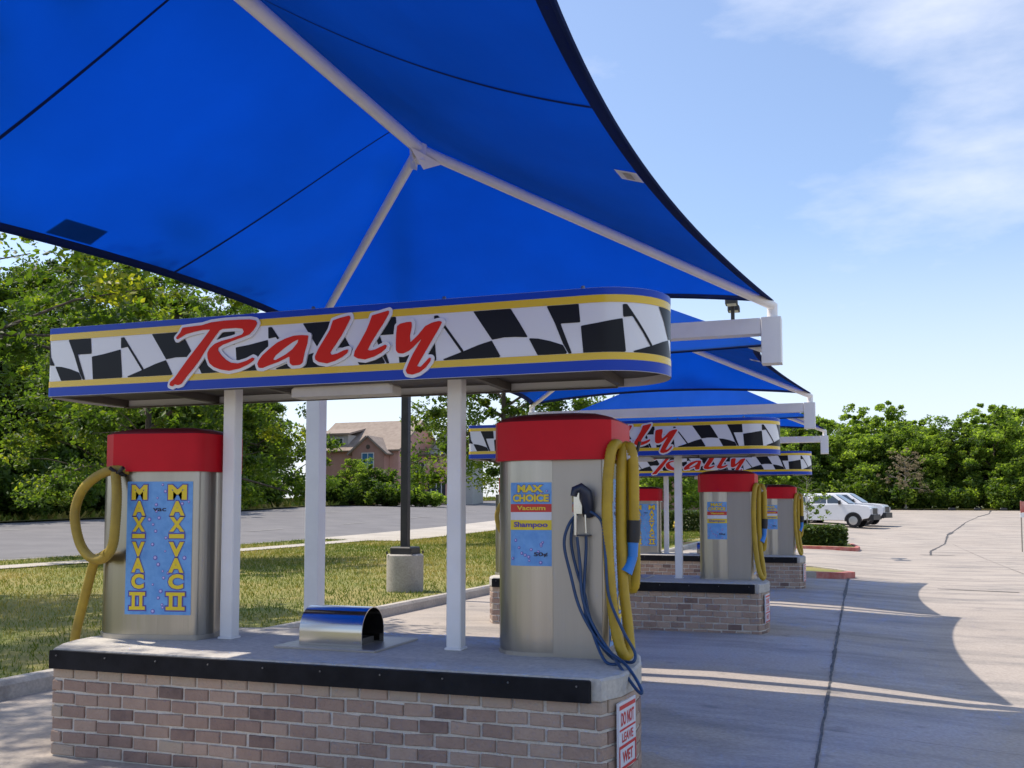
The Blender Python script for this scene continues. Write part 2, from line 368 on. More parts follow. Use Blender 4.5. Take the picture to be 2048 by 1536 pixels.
def fill(polys, holes=(), grow=0., step=.006, clip=None):
    """flat mesh (2-D verts, faces) of the polygons grown by 'grow', by marching squares"""
    a = np.array([q for p in polys for q in p]); pad = grow+2*step
    xs = np.arange(a[:, 0].min()-pad, a[:, 0].max()+pad+step, step); ys = np.arange(a[:, 1].min()-pad, a[:, 1].max()+pad+step, step)
    X, Y = np.meshgrid(xs, ys, indexing='ij'); S = sdf(polys, holes, X, Y)-grow
    vid = {}; V = []; F = []
    def corner(i, j):
        k = (i, j)
        if k not in vid: vid[k] = len(V); V.append((xs[i], ys[j]))
        return vid[k]
    def edge(i, j, i2, j2):
        k = tuple(sorted(((i, j), (i2, j2))))
        if k not in vid:
            (p, q), (r, s) = k; t = S[p, q]/(S[p, q]-S[r, s]); t = min(max(t, .02), .98)
            vid[k] = len(V); V.append((xs[p]+(xs[r]-xs[p])*t, ys[q]+(ys[s]-ys[q])*t))
        return vid[k]
    neg = S < 0
    act = neg[:-1, :-1] | neg[1:, :-1] | neg[:-1, 1:] | neg[1:, 1:]
    for i, j in zip(*np.nonzero(act)):
        cs = [(i, j), (i+1, j), (i+1, j+1), (i, j+1)]; poly = []
        for k in range(4):
            c, d = cs[k], cs[(k+1) % 4]
            if neg[c]: poly.append(corner(*c))
            if neg[c] != neg[d]: poly.append(edge(*c, *d))
        if len(poly) > 2: F.append(tuple(poly))
    return V, F
def add_flat(mb, VF, fn, mi=0, thick=None, fn_back=None):
    V, F = VF
    mb.add([fn(x, y) for x, y in V], F, mi)
    if fn_back:
        cnt = {}
        for f in F:
            for a, b in zip(f, f[1:]+f[:1]): cnt[(a, b)] = 1
        for (a, b) in list(cnt):
            if (b, a) not in cnt: mb.face([fn(*V[b]), fn(*V[a]), fn_back(*V[a]), fn_back(*V[b])], mi)
    return mb
_tx = {}
def text_mesh(s, bold=.0):
    k = (s, bold)
    if k not in _tx:
        cu = bpy.data.curves.new('lettering', 'FONT'); cu.body = s; cu.size = 1; cu.offset = bold; cu.resolution_u = 3
        ob = bpy.data.objects.new('lettering', cu); me = bpy.data.meshes.new_from_object(ob)
        V = [(v.co.x, v.co.y) for v in me.vertices]; F = [tuple(p.vertices) for p in me.polygons]
        x0 = min(v[0] for v in V); x1 = max(v[0] for v in V); y0 = min(v[1] for v in V); y1 = max(v[1] for v in V)
        V = [((x-x0)/(x1-x0), (y-y0)/(y1-y0)) for x, y in V]
        bpy.data.objects.remove(ob); bpy.data.meshes.remove(me); bpy.data.curves.remove(cu)
        _tx[k] = (V, F)
    return _tx[k]
def text_in(mb, s, x0, y0, x1, y1, fn, mi=0, bold=.03):
    V, F = text_mesh(s, bold)
    return mb.add([fn(x0+(x1-x0)*x, y0+(y1-y0)*y) for x, y in V], F, mi)
def disc2(cx, cy, r, n=14): return [(cx+r*math.cos(2*math.pi*i/n), cy+r*math.sin(2*math.pi*i/n)) for i in range(n)]

# ------------------------------------------------------------------ ground shape
def ss(a, b, x):
    t = min(1, max(0, (x-a)/(b-a))); return t*t*(3-2*t)
def G(u, v):
    d = -(u-4.367)*.3196+(v+4.5)*.9476
    r = min(max(0, d-22), 140); z = .00045*min(r, 50)**2+.0225*max(0, r-50)
    return z - .13*ss(3.4, 6.2, u) + .55*ss(12, 34, -u)
UL = [-400, -250, -160, -110, -85, -70] + [-60+2*i for i in range(6)] + [-48+1.*i for i in range(80)] + [33, 36, 40, 45, 52, 60, 75, 100, 150, 250, 400]
VL = [-80, -50, -30, -20, -15] + [-12+1.*i for i in range(75)] + [63+2.*i for i in range(32)] + [132, 140, 150, 170, 200, 260, 350, 500, 700]
def sheet(name, u0, u1, v0, v1, dz, m, u0f=None, u1f=None):
    """draped sheet between u0..u1 (optionally functions of v) and v0..v1"""
    vs_ = sorted(set([v0, v1] + [v for v in VL if v0 < v < v1])); mb = MB(); V = []; n = None
    us0 = sorted(set([u0, u1] + [u for u in UL if u0 < u < u1]))
    for v in vs_:
        a = u0f(v) if u0f else u0; b = u1f(v) if u1f else u1
        for u in us0:
            q = a+(b-a)*(u-u0)/(u1-u0); V.append((q, v, G(q, v)+dz))
    n = len(us0)
    F = [(j*n+i, j*n+i+1, (j+1)*n+i+1, (j+1)*n+i) for j in range(len(vs_)-1) for i in range(n-1)]
    mb.add(V, F); return mb.build(name, m, smooth=True, kind='structure')

# ------------------------------------------------------------------ the setting
CU = lambda v: -1.80+.030*max(-15, min(v, 40))                   # back of the verge kerb
sheet('ground', -400, 400, -80, 700, -.10, M['soil'])
sheet('parking_lot', -2, 60, -80, 98, .0, M['lot'], u0f=lambda v: CU(v) + (0 if v < 46 else 3+0*v))
sheet('lawn', -15.75, -2, -60, 46, .115, M['verge'], u1f=lambda v: CU(v)+.03)
sheet('sidewalk', -14.15, -13.25, -60, 30, .14, M['curb'])
sheet('sidewalk', -15.75, -12.0, 30, 90, .14, M['curb'])
sheet('road', -33.7, -15.75, -80, 200, .01, M['asphalt'])
sheet('far_verge', -62, -33.7, -40, 150, .09, M['verge'])
sheet('lot_end_verge', 1, 60, 97.9, 104, .12, M['verge'])
for name, u0, u1, m in (('lane_line', -21.6, -21.48, 'paintline'), ('lane_line', -28.4, -28.28, 'paintline')):
    mb = MB()
    v = -20
    while v < 150:
        V = []
        for k in range(4): V += [(u0, v+k, G(u0, v+k)+.03), (u1, v+k, G(u1, v+k)+.03)]
        mb.add(V, [(2*k, 2*k+1, 2*k+3, 2*k+2) for k in range(3)]); v += 9
    mb.build(name, M[m], kind='structure')
# kerbs
def kerb(name, fn, v0, v1, w=.15, h=.14, m='curb', step=1.):
    mb = MB(); n = int((v1-v0)/step); ring = []
    prof = [(0, -.12), (0, h-.02), (.02, h), (w-.03, h), (w, h-.035), (w+.02, -.12)]
    V = []
    for i in range(n+1):
        v = v0+(v1-v0)*i/n; u = fn(v)
        for x, z in prof: V.append((u+x, v, G(u, v)+z))
    k = len(prof)
    F = [(i*k+j, (i+1)*k+j, (i+1)*k+j+1, i*k+j+1) for i in range(n) for j in range(k-1)]
    mb.add(V, F); return mb.build(name, M[m], kind='structure', smooth=30)
kerb('lawn_kerb', CU, -60, 46)
kerb('road_kerb', lambda v: -15.9, -15, 90, w=.16, h=.13)
# joints of the slab: irregular tarred strips
def joint(pts, w0, name='pavement_joint', m='tar', dz=.006, jit=.5, seed=0):
    rnd = random.Random(seed); P = []
    for (a, b) in zip(pts, pts[1:]):
        L = math.dist(a, b); n = max(2, int(L/.12))
        for i in range(n): P.append((a[0]+(b[0]-a[0])*i/n, a[1]+(b[1]-a[1])*i/n))
    P.append(pts[-1]); V = []
    dx = pts[-1][0]-pts[0][0]; dy = pts[-1][1]-pts[0][1]; L = math.hypot(dx, dy); nx, ny = -dy/L, dx/L
    ww = w0
    for x, y in P:
        ww = max(w0*.45, min(w0*1.7, ww*rnd.uniform(1-jit*.6, 1+jit*.62))); o = rnd.uniform(-.12, .12)*w0
        for s in (-1, 1): X, Y = x+nx*(ww*s/2+o), y+ny*(ww*s/2+o); V.append((X, Y, G(X, Y)+dz))
    mb = MB(); mb.add(V, [(2*i, 2*i+1, 2*i+3, 2*i+2) for i in range(len(P)-1)])
    mb.build(name, M[m], kind='structure')
joint([(4.20, -8), (4.22, 1.2), (4.34, 8), (4.46, 14), (4.6, 20)], .036, seed=1, jit=.42)
joint([(8.4, -8), (8.5, 10), (8.9, 40)], .014, seed=2, jit=.3)
joint([(12.8, -8), (13, 10), (13.6, 50)], .014, seed=3, jit=.3)
for i, v in enumerate((-2.2, 2.25, 6.6, 9.3, 13.5, 19.6, 26, 33, 41, 50)):
    joint([(-1.5, v), (30, v+.3)], .009 if i < 5 else .02, seed=10+i, jit=.3)
joint([(7.30, 31.0), (7.55, 34), (8.6, 40), (9.6, 49), (12.4, 66), (16.2, 84), (18.1, 97)], .13, seed=31, name='sealed_crack')
joint([(7.0, 31.3), (8.05, 31.05)], .16, seed=32, name='sealed_crack')
joint([(5.9, 16.6), (7.6, 16.1)], .06, seed=33, name='sealed_crack')

# grass blades (nobody could count them)
def grass(name, n, box_, hh, wd, fn=None, seed=3):
    rg = np.random.default_rng(seed)
    t = rg.random(n)**1.7
    u = box_[0]+(box_[1]-box_[0])*rg.random(n); v = box_[2]+(box_[3]-box_[2])*t
    if fn is not None:
        k = np.array([u_ < CU(v_)-.02 and not (-14.2 < u_ < -13.2 or (v_ > 30 and u_ < -11.95)) for u_, v_ in zip(u, v)]); u, v = u[k], v[k]; n = len(u)
    z = np.array([G(a, b) for a, b in zip(u, v)])+.11
    far = 1+1.6*np.clip((v-4)/30, 0, 1.4)
    h = hh*(.5+rg.random(n))*(.8+.35*far); a = rg.random(n)*6.283; ww = wd*far*(.6+.8*rg.random(n)); ln = rg.normal(0, .45, (n, 2))*h[:, None]
    dx, dy = np.cos(a)*ww, np.sin(a)*ww
    P = np.empty((n, 3, 3)); P[:, 0] = np.c_[u-dx, v-dy, z]; P[:, 1] = np.c_[u+dx, v+dy, z]; P[:, 2] = np.c_[u+ln[:, 0], v+ln[:, 1], z+h]
    patch = .5+.22*np.sin(u*.9+1.3*np.sin(v*.35))+.2*np.sin(v*.62+u*.4)+.12*np.sin(u*2.7-v*1.9)
    tint = np.clip(patch*.78+rg.normal(0, .2, n)+.08, .0, 1)
    me = bpy.data.meshes.new(name); me.from_pydata(P.reshape(-1, 3).tolist(), [], np.arange(3*n).reshape(-1, 3).tolist())
    at = me.attributes.new('tint', 'FLOAT', 'FACE'); at.data.foreach_set('value', np.maximum(tint, .001)); me.materials.append(M['grass'])
    o = bpy.data.objects.new(name, me); col.objects.link(o)
    return tag(o, 'dry green and straw coloured mown grass', kind='stuff')
grass('grass', 165000, (-15.7, -1.2, -3, 46), .045, .006, fn=1)
g2 = grass('grass', 26000, (-52, -34, 20, 110), .16, .05, seed=9)
g2['label'] = 'bright green grass along the far side of the road'

# ------------------------------------------------------------------ trees
def leaf_quads(C_, size, rg, flat=.35):
    n = len(C_)
    nrm = rg.normal(0, 1, (n, 3)); nrm[:, 2] = np.abs(nrm[:, 2])+flat; nrm /= np.linalg.norm(nrm, axis=1)[:, None]
    t = np.cross(nrm, rg.normal(0, 1, (n, 3))); t /= np.linalg.norm(t, axis=1)[:, None]; b = np.cross(nrm, t)
    s = size*(.6+.8*rg.random(n))[:, None]
    P = np.empty((n, 4, 3)); P[:, 0] = C_-t*s; P[:, 1] = C_+b*s*.55-nrm*s*.12; P[:, 2] = C_+t*s; P[:, 3] = C_-b*s*.55-nrm*s*.12
    return P
def leaves_mesh(name, P, tint, m):
    n = len(P); me = bpy.data.meshes.new(name)
    me.from_pydata(P.reshape(-1, 3).tolist(), [], np.arange(4*n).reshape(-1, 4).tolist())
    at = me.attributes.new('tint', 'FLOAT', 'FACE'); at.data.foreach_set('value', np.clip(tint, .001, 1)); me.materials.append(m); return me
def tree_proto(seed, H, cr, base, nleaf, leaf, m, ncl=70, clr=.8, tr=.18, trunk_m='bark', low=0., lean=(0, 0), spread=1.):
    """returns (trunk mesh, crown mesh): trunk with limbs, leaf clumps round the limb ends"""
    rg = np.random.default_rng(seed); rnd = random.Random(seed); mb = MB()
    zt = H*.82; tp = []
    for i in range(9):
        f = i/8; tp.append((lean[0]*f*f+rnd.uniform(-.06, .06)*H*.1*f, lean[1]*f*f+rnd.uniform(-.06, .06)*H*.1*f, zt*f))
    mb.tube(tp, [tr*(1.25 if i == 0 else 1)*(1-.82*i/8) for i in range(9)], 9)
    tips = []
    nl = 15
    for k in range(nl):
        f = .0+(k+.5)/nl; z0 = base*.85+(zt-base*.85)*f*.96; i = min(7, int(z0/zt*8)); q = (z0/zt*8)-i
        o = Vector(tp[i]).lerp(Vector(tp[i+1]), q); an = k*2.4+rnd.uniform(-.5, .5)
        L = cr*(1-.62*f**1.6)*rnd.uniform(.75, 1.12)*spread; up = .25+.9*f
        e = o+Vector((math.cos(an)*L, math.sin(an)*L, L*up*rnd.uniform(.5, 1.)-low*L*(1-f)*.5))
        mid = o.lerp(e, .5)+Vector((rnd.uniform(-.1, .1)*L, rnd.uniform(-.1, .1)*L, .10*L)); r0 = tr*(.5-.3*f)
        pth = smooth_path([o, mid, e], 4); mb.tube(pth, [r0*(1-.8*j/(len(pth)-1)) for j in range(len(pth))], 6)
        tips += [(e, 1.), (mid, .8), (o.lerp(e, .75), .9)]
        for s in range(4):
            b0 = pth[rnd.randint(3, len(pth)-2)]; l2 = L*rnd.uniform(.25, .5); a2 = an+rnd.uniform(-1.3, 1.3)
            e2 = b0+Vector((math.cos(a2)*l2, math.sin(a2)*l2, l2*rnd.uniform(-.25, .7)))
            mb.tube([b0, b0.lerp(e2, .5)+Vector((0, 0, .06*l2)), e2], [r0*.3, r0*.2, r0*.08], 5); tips.append((e2, .9))
    tips.append((Vector((tp[-1][0], tp[-1][1], H*.95)), .9))
    cl = [tips[i % len(tips)] for i in range(ncl)]
    cen = np.array([[p.x, p.y, p.z] for p, _ in cl])+rg.normal(0, clr*.6+.28, (ncl, 3)); cen[:, 2] = np.clip(cen[:, 2], base*.8, H)
    rad = clr*(.35+1.0*rg.random(ncl)**1.5); tone = rg.normal(0, .16, ncl)
    per = nleaf//ncl; idx = np.repeat(np.arange(ncl), per); n = len(idx)
    g = rg.normal(0, 1, (n, 3)); g /= np.linalg.norm(g, axis=1)[:, None]; g *= (rg.random(n)**.45)[:, None]*rad[idx][:, None]; g[:, 2] *= .68
    C_ = cen[idx]+g
    P = leaf_quads(C_, leaf, rg)
    tint = .45+tone[idx]+rg.normal(0, .16, n)
    wm = mb.build('trunk', M[trunk_m], smooth=60); me = wm.data; bpy.data.objects.remove(wm)
    return me, leaves_mesh('crown', P, tint, m)
def plant(name, proto, loc, s, rz, label, cat='tree', group=None, sz=None, parts=('trunk', 'crown')):
    t = thing(name, loc, label, cat, group, rz); t.scale = (s, s, sz or s)
    for pn, me in zip(parts, proto):
        o = bpy.data.objects.new(pn, me); col.objects.link(o); o.parent = t
    return t
def bush_proto(seed, r, h, n, leaf, m):
    rg = np.random.default_rng(seed); k = 26
    cen = rg.normal(0, 1, (k, 3))*np.array([r*.42, r*.42, h*.22])+np.array([0, 0, h*.48]); cen[:, 2] = np.clip(cen[:, 2], h*.12, h*.85)
    idx = rg.integers(0, k, n); g = rg.normal(0, 1, (n, 3)); g /= np.linalg.norm(g, axis=1)[:, None]; g *= (rg.random(n)**.4)[:, None]*r*.36
    C_ = cen[idx]+g; C_[:, 2] = np.abs(C_[:, 2]); tone = rg.normal(0, .15, k)
    mb = MB()
    for i in range(7):
        e = cen[i*3]; mb.tube([(0, 0, 0), (e[0]*.4, e[1]*.4, e[2]*.5), tuple(e)], [.04*r, .03*r, .01*r], 5)
    o = mb.build('stem', M['bark']); me = o.data; bpy.data.objects.remove(o)
    return me, leaves_mesh('foliage', leaf_quads(C_, leaf, rg), .45+tone[idx]+rg.normal(0, .15, n), m)

TA = tree_proto(11, 11.0, 5.2, 3.4, 76000, .052, M['leaf'], ncl=460, clr=.62, tr=.16, low=.35)
TB = tree_proto(12, 10.5, 5.4, 3.0, 48000, .085, M['leaf'], ncl=320, clr=.70, tr=.20, low=.5)
W1 = tree_proto(21, 17.0, 5.6, 2.2, 52000, .135, M['leaf'], ncl=420, clr=.95, tr=.26, low=.3)
W2 = tree_proto(22, 14.5, 5.0, 1.6, 48000, .135, M['leafdark'], ncl=380, clr=.95, tr=.22, low=.4)
W3 = tree_proto(23, 19.0, 5.0, 3.0, 52000, .135, M['leaf'], ncl=400, clr=.95, tr=.28, low=.2)
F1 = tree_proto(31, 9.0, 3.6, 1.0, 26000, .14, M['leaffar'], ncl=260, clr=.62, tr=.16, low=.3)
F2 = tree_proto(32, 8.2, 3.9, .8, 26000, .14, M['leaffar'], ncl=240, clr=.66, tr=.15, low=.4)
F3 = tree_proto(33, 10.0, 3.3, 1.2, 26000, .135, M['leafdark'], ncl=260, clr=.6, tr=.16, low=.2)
PALE = tree_proto(41, 6.0, 1.9, 2.1, 4200, .06, M['leafpale'], ncl=130, clr=.30, tr=.085, trunk_m='barkpale', low=.5)
THIN = tree_proto(42, 3.4, .75, 1.1, 900, .06, M['leaf'], ncl=45, clr=.2, tr=.03, trunk_m='barkpale')
B1 = bush_proto(51, 1.6, 2.4, 5200, .13, M['leafdark'])
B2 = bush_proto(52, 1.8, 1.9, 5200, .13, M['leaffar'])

def gz(u, v, dz=.05): return (u, v, G(u, v)+dz)
plant('oak_tree', TA, gz(-9.9, 3.2), 1.12, .4, 'nearest broad leafy tree, bright leaves hanging above the sign left end')
plant('roadside_tree', TB, gz(-8.6, 32.9), 1.0, 2.0, 'leafy tree with a dark trunk on the lawn behind the right vacuum machine')
plant('lawn_tree', TB, gz(-12.7, 16.3), .74, .6, 'yellowish green leafy tree on the lawn behind the left vacuum machine')
WG = 'trees of the wood across the road'
WL = 'tall leafy tree in the dense wood across the road'
rnd = random.Random(77)
k = 0
for row, (u0, n, v0, dv) in enumerate(((-39.5, 9, 22, 5.1), (-45.5, 10, 20, 5.6), (-53, 11, 18, 6.4))):
    for i in range(n):
        u = u0+rnd.uniform(-1.4, 1.4); v = v0+dv*i+rnd.uniform(-1.3, 1.3)
        if v > (57.5, 69, 82)[row]: continue
        pr = (W1, W2, W3, W2, W1)[(i*2+row+k) % 5]; k += 1
        plant('wood_tree', pr, gz(u, v), rnd.uniform(.82, 1.08)*(1.0 if row else .86), rnd.uniform(0, 6.28), WL, 'tree', WG)
for i in range(16):
    v = 20+2.45*i+rnd.uniform(-.7, .7)
    plant('understory_bush', (B1, B2, B1)[i % 3], gz(-36.6+rnd.uniform(-.7, .7), v), rnd.uniform(1.05, 1.6), rnd.uniform(0, 6.28), 'dark bush at the foot of the wood across the road', 'bush', 'bushes at the foot of the wood')
# trees at the far end of the lot
RG = 'trees along the far end of the parking lot'
for row, (v0, n, u0, du) in enumerate(((103.5, 16, -5, 2.75), (108, 14, -7, 3.3), (113.5, 12, -8, 4.1))):
    for i in range(n):
        pr = (F1, F2, F3)[(i+row) % 3]; s = rnd.uniform(.78, 1.16)*(1+.05*row)*(.9 if pr is F3 else 1)
        plant('lot_edge_tree', pr, gz(u0+du*i+rnd.uniform(-.7, .7), v0+rnd.uniform(-1, 1)), s, rnd.uniform(0, 6.28), 'green tree in the dense row along the far end of the lot', 'tree', RG, sz=s*rnd.uniform(.9, 1.06))
for i in range(22):
    plant('lot_edge_bush', (B1, B2)[i % 2], gz(-4+1.75*i+rnd.uniform(-.5, .5), 100.9+rnd.uniform(-.6, .6)), rnd.uniform(1.1, 1.7), rnd.uniform(0, 6.28), 'dark bush at the foot of the trees at the lot end', 'bush', 'bushes along the lot end')
plant('bare_tree', PALE, gz(10.75, 98.9, .1), 1.03, 0, 'pale brown thin tree with a white trunk before the dark tree row')
plant('slender_tree', THIN, gz(3.0, 42.5, 0), 1.0, 0, 'thin young tree with few leaves beside the white trucks')
# trees behind the bays, right of the houses
for i, (u, v, s, pr, lb) in enumerate(((-16.5, 92, .95, F1, 'green tree standing right of the grey house beyond the road'), (-11, 98, 1.1, F3, 'dark tree behind the middle canopy beside the far brick building'),
        (-5.5, 84, .8, F2, 'round tree seen between the far vacuum machines'), (-20.5, 88, .8, F2, 'small round tree before the grey house'), (-0.5, 74, .72, F1, 'green tree left of the white trucks behind the last sign'), (-8.3, 70, .7, F2, 'low green tree behind the red kerb hedge'))):
    plant('street_tree', pr, gz(u, v), s, i*1.3, lb)
for i, (u, v, s) in enumerate(((-35.6, 66.4, 1.15), (-34.3, 67, .85), (-33.0, 67.4, .95), (-31.4, 68, 1.2), (-30.4, 68.4, .9), (-28.9, 69, .65), (-27.6, 69.5, .6))):
    plant('garden_bush', (B2, B1)[i % 2], gz(u, v), s, i*2.1, ('low olive bush in front of the brick house', 'dark bush in front of the brick house')[i % 2], 'bush', ('olive bushes by the brick house', 'dark bushes by the brick house')[i % 2])
plant('garden_tree', F2, gz(-33.6, 68.2), .46, 1., 'small bright tree in front of the brick house gable')

# clipped hedges
def hedge(loc, L, W, H, n, rz, label, seed):
    rg = np.random.default_rng(seed); t = thing('hedge', loc, label, 'hedge', rz=rz)
    q = rg.random((n, 3))*np.array([L, W, H]); ax = rg.integers(0, 5, n)
    q[ax == 0, 2] = H; q[ax == 1, 1] = 0; q[ax == 2, 1] = W; q[ax == 3, 0] = L; q[ax == 4, 1] = 0; q += rg.normal(0, .055, (n, 3)); q[:, 2] = np.abs(q[:, 2])
    me = leaves_mesh('foliage', leaf_quads(q, .075, rg), .5+.15*np.sin(q[:, 0]*3)+rg.normal(0, .2, n), M['hedge'])
    o = bpy.data.objects.new('foliage', me); col.objects.link(o); o.parent = t
    mb = MB()
    for i in range(int(L*1.6)):
        x = (i+.5)/1.6; mb.tube([(x, W/2, 0), (x+.1, W/2+.05, H*.5), (x-.05, W/2-.05, H*.85)], [.03, .025, .012], 5)
    mb.build('stem', M['bark'], t, local=True)
hedge((2.55, 33.3, G(3, 33.3)+.08), 2.0, 1.1, .60, 9000, .06, 'clipped square green hedge behind the last vacuum island, before the white trucks', 1)
hedge((-4.2, 42.6, G(-3, 42.6)+.08), 5.2, 1.2, 1.0, 9000, .10, 'clipped green hedge above the red kerb, seen between vacuum machines', 2)

def planter(name, pl, h, label_top, red):
    """kerbed planting bed: kerb ring and grass or soil top"""
    n = len(pl); c = (sum(p[0] for p in pl)/n, sum(p[1] for p in pl)/n)
    inn = [(p[0]+(c[0]-p[0])*.0+(.15 if c[0] > p[0] else -.15)*.9, p[1]+(.15 if c[1] > p[1] else -.15)*.9) for p in pl]
    mb = MB()
    for i in range(n):
        j = (i+1) % n; a, b, ci, di = pl[i], pl[j], inn[i], inn[j]; mi = 1 if i in red else 0
        g = lambda p, z: (p[0], p[1], G(*p)+z)
        mb.face([g(a, -.1), g(b, -.1), g(b, h), g(a, h)], mi); mb.face([g(a, h), g(b, h), g(di, h), g(ci, h)], mi); mb.face([g(di, h), g(di, .02), g(ci, .02), g(ci, h)], mi)
    mb.build(name, [M['curb'], M['redpaint']], kind='structure')
    MB().face([(p[0], p[1], G(*p)+h-.03) for p in inn]).build(label_top, M['verge'], kind='structure')
planter('planter_kerb', [(-2.5, 17.6), (3.9, 17.25), (4.45, 17.6), (4.7, 18.3), (4.45, 19.0), (3.9, 19.6), (-2.5, 22)], .13, 'planter_bed', (1, 2))
planter('planter_kerb', [(-1.5, 32.3), (4.4, 31.6), (5.0, 31.9), (5.1, 33), (4.9, 35.2), (-1.5, 36)], .13, 'planter_bed', (0, 1, 2, 3))
planter('planter_kerb', [(-6.5, 38.6), (-.6, 37.2), (-.3, 38.4), (-.6, 45), (-6.5, 46)], .14, 'planter_bed', (0, 1, 2, 3))

# ------------------------------------------------------------------ houses beyond the road
def house():
    c = (-36.1, 74.6); t = thing('brick_house', (c[0], c[1], G(*c)-.3), 'pinkish brick house with a brown gabled roof across the road', 'house', rz=R(18.64-19))
    W, D, E_, P = 8.8, 9.5, 5.3, 8.15        # local: x to the right, y away; the right gable wall is at x = 3
    x0, x1 = 3-W, 3.0
    mb = MB(); mb.face([(x0, 0, 0), (x1, 0, 0), (x1, 0, E_), (x0, 0, E_)]); mb.face([(x1, 0, 0), (x1, D, 0), (x1, D, E_), (x1, D/2, P), (x1, 0, E_)])
    mb.face([(x0, D, 0), (x0, 0, 0), (x0, 0, E_), (x0, D/2, P), (x0, D, E_)]); mb.face([(x1, D, 0), (x0, D, 0), (x0, D, E_), (x1, D, E_)])
    mb.build('wall', M['housebrick'], t, local=True)
    def slope(mb, a, b, c_, d, th=.16):
        n = (Vector(b)-Vector(a)).cross(Vector(d)-Vector(a)).normalized()*th
        lo = [Vector(p) for p in (a, b, c_, d)]; hi = [p+n for p in lo]
        mb.add(lo+hi, [(3,2,1,0),(4,5,6,7),(0,1,5,4),(1,2,6,5),(2,3,7,6),(3,0,4,7)])
    mb = MB(); o = .4; k = (P-E_)/(D/2)
    slope(mb, (x0-.3, -o, E_-o*k+.02), (x1+.3, -o, E_-o*k+.02), (x1+.3, D/2, P+.02), (x0-.3, D/2, P+.02))
    slope(mb, (x1+.3, D+o, E_-o*k+.02), (x0-.3, D+o, E_-o*k+.02), (x0-.3, D/2, P+.02), (x1+.3, D/2, P+.02))
    rf = mb.build('roof', M['roof'], t, local=True)
    # projecting front gable
    g0, g1, gy, ge, gp = -1.1, 2.1, -1.1, 5.0, 6.35; gm = (g0+g1)/2
    mb = MB(); mb.face([(g0, gy, 0), (g1, gy, 0), (g1, gy, ge), (gm, gy, gp), (g0, gy, ge)]); mb.face([(g1, gy, 0), (g1, -.01, 0), (g1, -.01, ge), (g1, gy, ge)]); mb.face([(g0, -.01, 0), (g0, gy, 0), (g0, gy, ge), (g0, -.01, ge)])
    mb.build('gable_wall', M['housebrick2'], t, local=True)
    mb = MB(); ov = .35; kk = (gp-ge)/(gm-g0)
    slope(mb, (g0-ov, 2.2, ge-ov*kk), (g0-ov, gy-.3, ge-ov*kk), (gm, gy-.3, gp), (gm, 2.2, gp)); slope(mb, (g1+ov, gy-.3, ge-ov*kk), (g1+ov, 2.2, ge-ov*kk), (gm, 2.2, gp), (gm, gy-.3, gp))
    mb.build('gable_roof', M['roof'], t, local=True)
    mb = MB(); mb.add([(gm+.22*math.cos(a*math.pi/4), gy-.03, 5.45+.22*math.sin(a*math.pi/4)) for a in range(8)], [tuple(range(8))]); mb.build('vent', M['trimbrown'], t, local=True)
    def window(x, z, w_, h, y, gl='glassblue', side=False):
        mb = MB(); f = MB()
        if not side:
            mb.box(x-w_/2, y-.05, z, x+w_/2, y-.02, z+h); f.box(x-w_/2-.08, y-.09, z-.08, x+w_/2+.08, y-.055, z); f.box(x-w_/2-.08, y-.09, z+h, x+w_/2+.08, y-.055, z+h+.08); f.box(x-.03, y-.09, z, x+.03, y-.055, z+h)
            for s in (-1, 1): f.box(x+s*(w_/2+.04)-.04, y-.09, z, x+s*(w_/2+.04)+.04, y-.055, z+h)
        else:
            mb.box(x1+.02+y, x-w_/2, z, x1+.05+y, x+w_/2, z+h); f.box(x1+.055+y, x-w_/2-.08, z-.08, x1+.09+y, x+w_/2+.08, z); f.box(x1+.055+y, x-w_/2-.08, z+h, x1+.09+y, x+w_/2+.08, z+h+.08); f.box(x1+.055+y, x-.03, z, x1+.09+y, x+.03, z+h)
            for s in (-1, 1): f.box(x1+.055+y, x+s*(w_/2+.04)-.04, z, x1+.09+y, x+s*(w_/2+.04)+.04, z+h)
        wn = f.build('window', M['trim'], t, local=True); p = mb.build('pane', M[gl], wn, local=True)
    window(gm, 3.6, 1.1, 1.25, gy); window(gm, 1.2, 1.2, 1.4, gy)
    # dormer with two windows to the left
    mb = MB(); mb.box(-5.4, .5, 5.1, -2.4, 3.2, 6.75); mb.build('dormer', M['siding'], t, local=True)
    mb = MB(); slope(mb, (-5.7, .2, 6.72), (-2.1, .2, 6.72), (-2.1, 3.4, 7.4), (-5.7, 3.4, 7.4)); mb.build('dormer_roof', M['roof'], t, local=True)
    window(-4.5, 5.45, .7, .95, .5, 'glass'); window(-3.3, 5.45, .7, .95, .5, 'glass')
    # lower wing on the right
    mb = MB(); mb.box(x1+.002, 3.2, 0, 6.15, 9.4, 4.75); mb.build('wing', M['housebrick'], t, local=True)
    mb = MB(); mb.box(x1-.2+.2, 3.0, 4.753, 6.35, 9.6, 4.95); mb.build('wing_roof', M['trimbrown'], t, local=True)
    window(3.75, 2.7, .8, 1.4, 3.2, 'glass'); window(5.35, .75, .95, 1.45, 3.2, 'glass')
    for s in (-1, 1):
        mb = MB(); mb.box(5.35+s*.75-.16, 3.1, .7, 5.35+s*.75+.16, 3.15, 2.25); mb.build('shutter', M['shutter'], t, local=True)
    # second house
    c = (-31.4, 79.9); t = thing('grey_house', (c[0], c[1], G(*c)-.3), 'pale grey house partly hidden behind the right sign post', 'house', rz=R(14))
